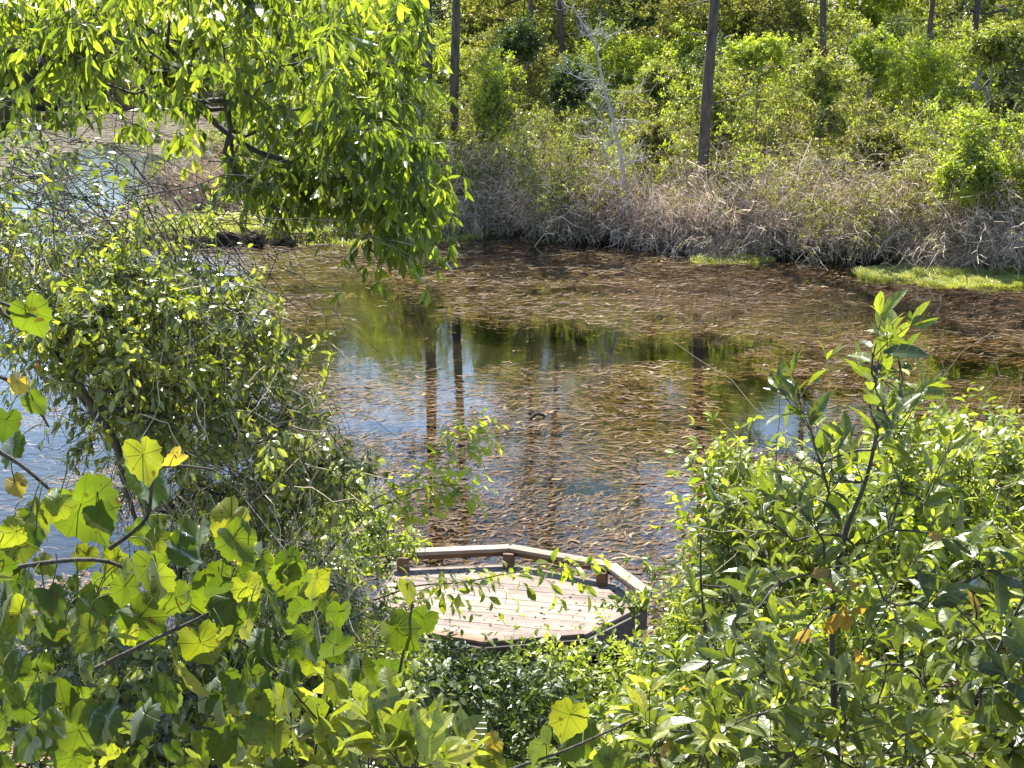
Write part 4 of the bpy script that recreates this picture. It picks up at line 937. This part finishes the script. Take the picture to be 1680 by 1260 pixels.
polyB2 = [(-40, 220), (110, 250), (330, 330), (390, 420), (200, 420), (-40, 380)]
gl2 = Geo(); CC = in_region(polyB2, 170, 6, 8)-np.array(rootB.location)
shoots(gl2, None, CC, rdir(len(CC)), .16, 6, .05, TE, rnd=R.random(len(CC))*.6); gl2.build('sparse_leaves', M['vine_leaf'], rootB)
gb = Geo()
for pts, r0, r1 in (([(-30, 500), (20, 515), (62, 545), (105, 600), (150, 665), (190, 725), (202, 785), (225, 860)], .026, .010), ([(70, 555), (105, 560), (125, 525), (150, 515), (180, 522), (205, 560)], .016, .008), ([(160, 672), (200, 672), (240, 678), (300, 686)], .013, .005), ([(195, 540), (215, 600), (225, 680)], .011, .005)):
    q_ = resample(np.array([P(a, b, 5.9) for a, b in pts]), 26)-np.array(rootB.location)+R.normal(0, .004, (26, 3)); gb.tubes(q_[None], np.linspace(r0, r1, 26)[None], 8)
gb.build('limb', M['dark_bark'], rootB, smooth=True)
# bright young shoots rising from the thicket top
def whips(root, specs, y, mat='green_stem', leaf=.05):
    gw, gl = Geo(), Geo()
    for pts in specs:
        p = resample(np.array([P(a, b, y) for a, b in pts]), 12)-np.array(root.location)
        gw.tubes(p[None], np.linspace(.0045, .002, 12)[None], 4)
        n = 18; j = np.linspace(2, 11, n).astype(int); A = rdir(n)*.8+np.array([0, 0, .6])
        gl.inst(TE, p[j], A, rdir(n)+np.array([0, -.6, .4]), leaf*R.uniform(.5, 1.3, n), rnd=R.uniform(.7, .95, n))
    gw.build('young_shoots', M[mat], root); gl.build('young_leaves', M['vine_leaf'], root)
whips(rootB, [[(370, 560), (363, 480), (355, 400), (348, 360)], [(330, 560), (380, 480), (420, 440), (400, 400)], [(360, 520), (390, 480), (433, 448)], [(480, 640), (510, 580), (540, 545)], [(450, 620), (460, 540), (455, 500)],
             [(300, 440), (330, 380), (345, 330), (352, 290)], [(420, 520), (440, 500), (462, 498)], [(530, 640), (540, 600), (545, 575)], [(210, 420), (225, 360), (240, 330)]], 6.4)
# 3 left of the deck: grey-brown scrub with leaves
polyC = [(330, 900), (480, 840), (560, 800), (620, 820), (640, 880), (640, 950), (670, 1040), (710, 1120), (560, 1160), (300, 1130)]
np_plant('leafy_shrub', 'shrub with narrow glossy leaves crowding the left side of the deck', 'shrub', (-1.5, 9.6), in_region(polyC, 190, 8.6, 11), M['mid_leaf'], TE, .075, nsh=5, nl=8, rb=.03, sl=(.1, .3), droop=.4, wid=.9, group=None)
# bright sprigs above and over the deck
def sprig(label, pts, y, nsid, leaf, name='leafy_branch', mat='mid_leaf', T=TE, base=None, rn=1.0, sagv=.3, nl=7):
    tr = np.array([P(a, b, y) for a, b in pts]); b0 = tr[0]
    root = empty(name, tuple(b0), label, 'branch'); gw, gl = Geo(), Geo(); p = resample(tr, 20)-b0
    gw.tubes(p[None], np.linspace(.007, .002, 20)[None], 5)
    j = np.linspace(6, 19, nsid).astype(int); tg = unit(np.gradient(p, axis=0))[j]
    sd = unit(np.cross(tg, [0, -.5, 1]))*np.where(np.arange(nsid) % 2, 1, -1)[:, None]
    shoots(gl, gw, p[j], tg*.8+sd*.7+np.array([0, 0, .1]), R.uniform(.14, .30, nsid), nl, leaf, T, .5, .9, .002, np.full(nsid, rn), .8, 0, sagv)
    shoots(gl, gw, p[-1:], tg[-1:], np.array([.2]), nl, leaf, T, .3, .9, .002, np.full(1, rn), .8)
    gw.build('stems', M['vine_twig'], root, smooth=True); gl.build('leaves', M[mat], root)
sprig('upper bright green sprig held over the brown water left of centre', [(560, 900), (600, 830), (680, 785), (730, 740), (770, 712)], 8.0, 18, .09)
sprig('lower bright green sprig above the far left end of the deck rail', [(520, 930), (590, 850), (650, 820), (700, 800), (750, 795)], 8.0, 20, .09)
sprig('drooping leafy sprig crossing in front of the deck boards', [(600, 990), (680, 962), (760, 955), (840, 940), (930, 930)], 8.6, 15, .115, sagv=.5, nl=7, rn=.85)
sprig('thin sprig with hanging leaves before the left deck boards', [(590, 1060), (640, 1010), (700, 965), (740, 960)], 8.4, 5, .09, sagv=.6, nl=5, rn=.3)
# 4 shrubs below and in front of the deck
def shrubs(specs):
    for sp in specs:
        lb, poly, y0, y1, nc, leaf, T, mat, base, kw = sp
        np_plant('leafy_shrub', lb, 'shrub', base, in_region(poly, nc, y0, y1), M[mat], T, leaf, **kw)
shrubs([
 ('bright leafy shrub covering the near edge of the deck', [(870, 1110), (930, 1085), (1000, 1085), (1080, 1060), (1130, 1050), (1140, 1140), (1000, 1170), (860, 1150)], 9.5, 11.2, 100, .085, TE, 'mid_leaf', (.9, 11), dict(nsh=5, nl=8, rb=.02, whorl=4, sl=(.1, .25))),
 ('dark shaded shrub at bottom centre below the deck', [(690, 1110), (760, 1085), (860, 1100), (960, 1150), (940, 1300), (700, 1300), (640, 1180)], 8, 10.5, 190, .085, TE, 'dark_leaf', (-.3, 9.5), dict(nsh=5, nl=8, rb=.02, sl=(.1, .25))),
 ('shrub with rosettes of fresh leaves right of the deck corner', [(1125, 990), (1150, 930), (1190, 890), (1230, 920), (1220, 1100), (1100, 1100)], 8.6, 10.4, 110, .08, TE, 'mid_leaf', (1.3, 9.6), dict(nsh=5, nl=9, rb=.02, whorl=5, sl=(.1, .25))),
 ('sunlit shrub rising before the open water right of centre', [(1150, 870), (1200, 810), (1270, 795), (1330, 820), (1330, 960), (1150, 980)], 7.4, 9, 130, .09, TE, 'mid_leaf', (1.5, 8.4), dict(nsh=4, nl=9, rb=.025, whorl=4, sl=(.1, .42), rnd=R.uniform(.3, 1, 130))),
 ('large bright shrub behind the dark stemmed sapling', [(1350, 800), (1430, 710), (1500, 700), (1560, 735), (1580, 860), (1500, 1000), (1330, 980)], 7.0, 8.8, 165, .085, TE, 'mid_leaf', (2.1, 8.1), dict(nsh=5, nl=9, rb=.03, sl=(.1, .40), rnd=R.uniform(.3, 1, 165))),
 ('large bright shrub filling the right edge above the sapling tops', [(1540, 745), (1620, 730), (1760, 780), (1760, 1040), (1560, 1020)], 7.0, 8.8, 180, .085, TE, 'mid_leaf', (2.9, 8.0), dict(nsh=5, nl=9, rb=.03, sl=(.1, .40), rnd=R.uniform(.3, 1, 180))),
 ('loose shrub at bottom right of centre between deck and sapling', [(980, 1150), (1110, 1110), (1280, 1030), (1330, 1080), (1300, 1300), (960, 1300)], 6.2, 8.6, 230, .08, TE, 'mid_leaf', (1.2, 7.6), dict(nsh=5, nl=8, rb=.02, sl=(.1, .25))),
 ('low shrub below the sapling near the patch of blue water', [(1300, 1000), (1520, 990), (1700, 1030), (1700, 1100), (1540, 1110), (1520, 1300), (1280, 1300)], 6, 8, 190, .075, TE, 'mid_leaf', (2.0, 7.2), dict(nsh=5, nl=8, rb=.02, sl=(.1, .25))),
 ('scrubby shrub at the bottom left beneath the grapevine', [(-60, 1000), (180, 1010), (330, 1090), (560, 1130), (700, 1140), (720, 1300), (-60, 1300)], 5, 7.5, 330, .07, TE, 'vine_leaf', (-1.6, 6.6), dict(nsh=5, nl=8, rb=.02, sl=(.1, .25))),
])
# bare dead stems standing through the right hand shrubs
g = Geo(); rt = empty('dead_shrub', (1.9, 7.6, float(terrain(1.9, 7.6))), 'bare dead shrub of thin grey twigs poking through the leafy shrubs at right', 'shrub')
Cd = in_region([(1140, 860), (1300, 760), (1500, 700), (1700, 760), (1700, 1150), (1150, 1150)], 260, 6.6, 8.4, 0)-np.array(rt.location); t_ = np.linspace(0, 1, 7)[None, :, None]
Dd = unit(R.normal(size=(260, 3))*np.array([.7, .5, .4])+np.array([0, 0, .9])); g.tubes(Cd[:, None]+(Dd[:, None]*t_+np.cumsum(R.normal(0, .06, (260, 7, 3)), 1)*t_)*R.uniform(.2, .75, (260, 1, 1)), np.linspace(1, .4, 7)[None]*R.uniform(.0015, .0035, (260, 1)), 4)
g.build('twigs', M['vine_twig'], rt, smooth=True)
# 5 saplings in the right foreground
rootS, _, _ = np_plant('bay_sapling', 'tall dark stemmed sapling with long upright leaves in the right foreground', 'sapling', (.85, 3.6),
   np.array([P(p[0], p[1]+max(0, 60-(p[1]-520)*.12), 3.6+R.normal(0, .12)) for p in [(1432, 520), (1440, 560), (1425, 600), (1450, 640), (1480, 560), (1478, 620), (1470, 680), (1436, 700), (1410, 760), (1310, 600), (1330, 660), (1345, 720), (1320, 770), (1290, 800), (1360, 780), (1250, 830), (1300, 870), (1340, 850), (1380, 860), (1480, 760), (1520, 800), (1460, 850), (1540, 860), (1420, 910), (1500, 910), (1330, 930), (1280, 950), (1240, 1000), (1450, 980), (1520, 1000), (1340, 1010), (1300, 1080), (1420, 1060), (1480, 1090), (1350, 1130), (1260, 1120), (1440, 1150), (1520, 1130), (1300, 1190), (1390, 1210), (1500, 1200), (1230, 1180), (1450, 1240)]]),
   M['bay_leaf'], T_ell(.15, .3, .35), .098, nsh=2, nl=7, rb=.012, rtip=.0028, sl=(.06, .16), droop=-.25, updir=.35, spread=.9, whorl=4, sag=.0, up=.9, wid=1.05, trunk=[P(1375, 1400, 3.6), P(1368, 1150, 3.6), P(1366, 1000, 3.6), P(1385, 880, 3.6), P(1420, 790, 3.6), P(1440, 690, 3.6), P(1434, 600, 3.6)], rnd=R.uniform(.15, .85, 43), bend=.06)
glw = Geo(); wp = np.array([P(a, b, 3.5) for a, b in [(1372, 935), (1385, 985), (1378, 1000), (1415, 960), (1425, 985), (1335, 1030), (1405, 1010), (1400, 1060), (1345, 1040), (1425, 1120)]])-np.array(rootS.location)
glw.inst(TE, wp, unit(R.normal(0, .5, (10, 3))+np.array([0, 0, -.8])), unit(R.normal(0, .4, (10, 3))+np.array([0, -1, .2])), R.uniform(.06, .1, 10), rnd=np.ones(10), curl=R.uniform(.5, 2, 10))
glw.build('withered_leaves', M['bay_leaf'], rootS)
np_plant('bay_sapling', 'leafy sapling with slanting dark stem at the lower right corner', 'sapling', (1.35, 3.9),
   in_region([(1540, 980), (1640, 880), (1760, 900), (1760, 1300), (1580, 1300), (1560, 1100)], 44, 3.5, 4.4), M['bay_leaf'], TE, .11, nsh=2, nl=8, rb=.012, rtip=.0028, sl=(.08, .2), droop=.1, updir=.4, whorl=4, sag=.1, up=.5, trunk=[P(1545, 1350, 3.9), P(1575, 1230, 3.9), P(1610, 1130, 3.9), P(1650, 1040, 3.9), P(1690, 960, 3.9)], rnd=R.uniform(.1, .8, 44))
np_plant('bay_sapling', 'sapling with dense elliptical leaves between the deck and the tall sapling', 'sapling', (.45, 4.3),
   in_region([(1110, 1170), (1170, 1080), (1200, 960), (1260, 930), (1290, 1060), (1240, 1300), (1020, 1300)], 60, 4.0, 5.0), M['bay_leaf'], TE, .095, nsh=3, nl=7, rb=.010, rtip=.0025, sl=(.08, .2), droop=.1, updir=.4, whorl=4, sag=.1, up=.5, trunk=[P(1190, 1400, 4.4), P(1175, 1200, 4.4), P(1160, 1060, 4.4), P(1150, 960, 4.4), P(1150, 880, 4.4)], rnd=R.uniform(.1, .8, 60))
np_plant('bay_sapling', 'low sapling with yellow tinged young rosettes at the bottom right of centre', 'sapling', (.4, 3.4),
   in_region([(1000, 1210), (1080, 1180), (1330, 1150), (1560, 1160), (1560, 1330), (960, 1330)], 50, 3.3, 4.4), M['bay_leaf'], TE, .10, nsh=2, nl=8, rb=.01, rtip=.0025, sl=(.06, .18), droop=-.1, updir=.4, whorl=5, sag=.0, up=.8, rnd=R.uniform(.3, .97, 50))
np_plant('broadleaf_sapling', 'sapling with pale broad upright leaves at the bottom left of centre', 'sapling', (-.45, 3.1),
   in_region([(400, 1250), (480, 1200), (620, 1190), (730, 1220), (760, 1330), (380, 1330)], 26, 2.7, 3.4), M['bay_leaf'], TEw, .10, nsh=2, nl=6, rb=.009, rtip=.003, sl=(.05, .12), droop=-.4, updir=.3, whorl=4, sag=0, up=1.0, rnd=R.uniform(.6, .92, 26))

# 6 grapevines with big toothed leaves
def grapevine(label, canes, leaves, y, base):
    b0 = np.array([base[0], base[1], float(terrain(*base))]); root = empty('grapevine', tuple(b0), label, 'vine'); gw, gl = Geo(), Geo()
    allp = []
    for pts in canes:
        p = resample(np.array([P(a, b, y+dy) for a, b, dy in pts]), 24)-b0; allp.append(p)
        gc = Geo(); gc.tubes(p[None], np.linspace(.0055, .0022, 24)[None], 6); gc.build('cane', M['dark_bark'], root, smooth=True)
    allp = np.concatenate(allp)
    for (px, py, size, rn, dy) in leaves:
        c = P(px, py, y+dy)-b0; j = np.argmin(np.linalg.norm(allp-c-np.array([0, 0, .04]), axis=1)); a = allp[j]
        s = size*y*1.0/FPX*1.02
        up = c+V3(0, 0, s*.25)
        if np.linalg.norm(a-up) > .13: a = up+V3(R.normal(0, .03), .05, R.uniform(.03, .08))
        mid = (a+up)/2+V3(R.normal(0, .01), R.normal(0, .01), .02+.1*np.linalg.norm(a-up)*.3)
        gl.tubes(resample(np.array([a, mid, up]), 7)[None], np.full((1, 7), .0013), 4, rnd=np.array([.8]))
        A = unit(V3(R.normal(0, .5), R.normal(-.05, .4), -1)); Nn = unit(V3(R.normal(0, .8), -1, R.normal(.45, .6)))
        gl.inst(TG[R.integers(0, 6)], up[None], A[None], Nn[None], np.array([s]), rnd=np.array([rn]), curl=np.array([R.uniform(.7, 2.6)]))
    gl.build('leaves', M['grape_leaf'], root, smooth=True)
def rl(poly, n, s0, s1, r0=.1, r1=.95):
    out = []; xs = [p[0] for p in poly]; ys = [p[1] for p in poly]
    while len(out) < n:
        a, b = R.uniform(min(xs), max(xs)), R.uniform(min(ys), max(ys))
        if inpoly(np.array(a), np.array(b), poly): out.append((a, b, R.uniform(s0, s1), R.uniform(r0, r1), R.uniform(-.35, .5)))
    return out
Lexp = [(50, 525, 58, .55, 0), (235, 760, 62, .9, -.1), (240, 800, 85, .5, .1), (135, 850, 100, .45, -.1), (60, 860, 60, .8, .1), (30, 900, 75, .7, .2), (30, 965, 62, .1, 0), (290, 760, 36, .98, 0), (320, 905, 85, .4, 0), (380, 860, 62, .92, .1),
        (395, 905, 55, .97, .2), (385, 1000, 78, .3, 0), (345, 985, 70, .6, .1), (230, 1030, 80, .5, .1), (160, 1010, 60, .2, 0), (330, 1070, 72, .75, 0), (425, 1060, 52, .4, .1), (300, 1130, 90, .8, 0), (365, 1150, 72, .3, .1), (110, 1180, 95, .4, 0), (60, 1130, 80, .6, .1),
        (130, 1215, 85, .5, -.1), (10, 1140, 85, .6, 0), (450, 990, 60, .35, 0), (500, 1010, 60, .2, .1), (520, 960, 52, .85, .1), (430, 940, 50, .8, .1), (410, 1195, 60, .85, 0), (455, 1210, 55, .7, 0), (190, 930, 60, .85, .1), (260, 895, 40, .8, 0), (30, 635, 32, 1.0, -.1), (55, 665, 36, .4, 0), (10, 700, 46, .1, 0), (20, 740, 50, .2, .1), (25, 800, 34, .98, 0)]
grapevine('large grapevine with broad toothed yellow green leaves at the lower left', [[(-60, 950, 0), (60, 925, 0), (170, 920, 0), (240, 955, .05), (330, 1010, .1), (430, 1080, .1), (520, 1180, .1)], [(150, 1100, 0), (250, 1050, 0), (350, 1000, 0), (380, 950, .1)], [(-40, 720, 0), (30, 760, 0), (90, 810, 0), (140, 850, 0)], [(-40, 1190, 0), (100, 1200, 0), (250, 1180, 0), (400, 1210, 0)], [(-50, 480, 0), (10, 500, 0), (60, 520, 0)], [(-20, 610, 0), (40, 640, 0), (80, 700, .1)], [(180, 900, 0), (240, 850, 0), (260, 770, 0), (350, 770, .1)]],
          Lexp+rl([(-40, 830), (120, 820), (330, 880), (480, 920), (560, 980), (560, 1160), (500, 1290), (-40, 1290)], 175, 24, 60, .0, .88), 2.9, (-1.0, 3.1))
grapevine('slender grapevine with a few round leaves rising beside the deck', [[(610, 1300, 0), (640, 1180, 0), (660, 1080, 0), (672, 1020, 0), (680, 960, 0)], [(640, 1180, 0), (600, 1110, 0), (590, 1080, 0)]],
          [(668, 975, 40, .85, 0), (650, 1045, 62, .6, 0), (695, 1025, 50, .25, .1), (592, 1108, 55, .5, 0), (635, 1110, 58, .12, .1)], 3.3, (-.3, 3.4))
grapevine('low grapevine with rounded yellow leaves at the bottom centre', [[(700, 1330, 0), (820, 1270, 0), (930, 1230, 0), (1040, 1180, 0)]],
          [(935, 1185, 62, .9, 0), (945, 1215, 74, .45, .1), (890, 1235, 62, .5, 0), (810, 1225, 34, .97, 0), (800, 1262, 62, .85, 0), (715, 1240, 50, .7, .1), (850, 1290, 60, .5, 0), (1000, 1260, 50, .4, .1)], 3.2, (.1, 3.4))
# repeats that ended up with one wording: tell them apart by their order along the bank
from collections import defaultdict
same = defaultdict(list)
for o in COL.objects:
    if o.parent is None and 'label' in o and 'group' in o: same[o['label']].append(o)
for lb, os_ in same.items():
    if len(os_) < 2: continue
    os_.sort(key=lambda o: o.location.x/max(o.location.y, 1))
    nm = {2: ['left', 'right'], 3: ['left', 'middle', 'right'], 4: ['leftmost', 'middle left', 'middle right', 'rightmost'], 5: ['leftmost', 'middle left', 'central', 'middle right', 'rightmost']}.get(len(os_))
    if nm:
        for o, t in zip(os_, nm): o['label'] = f"{lb}, {t}"
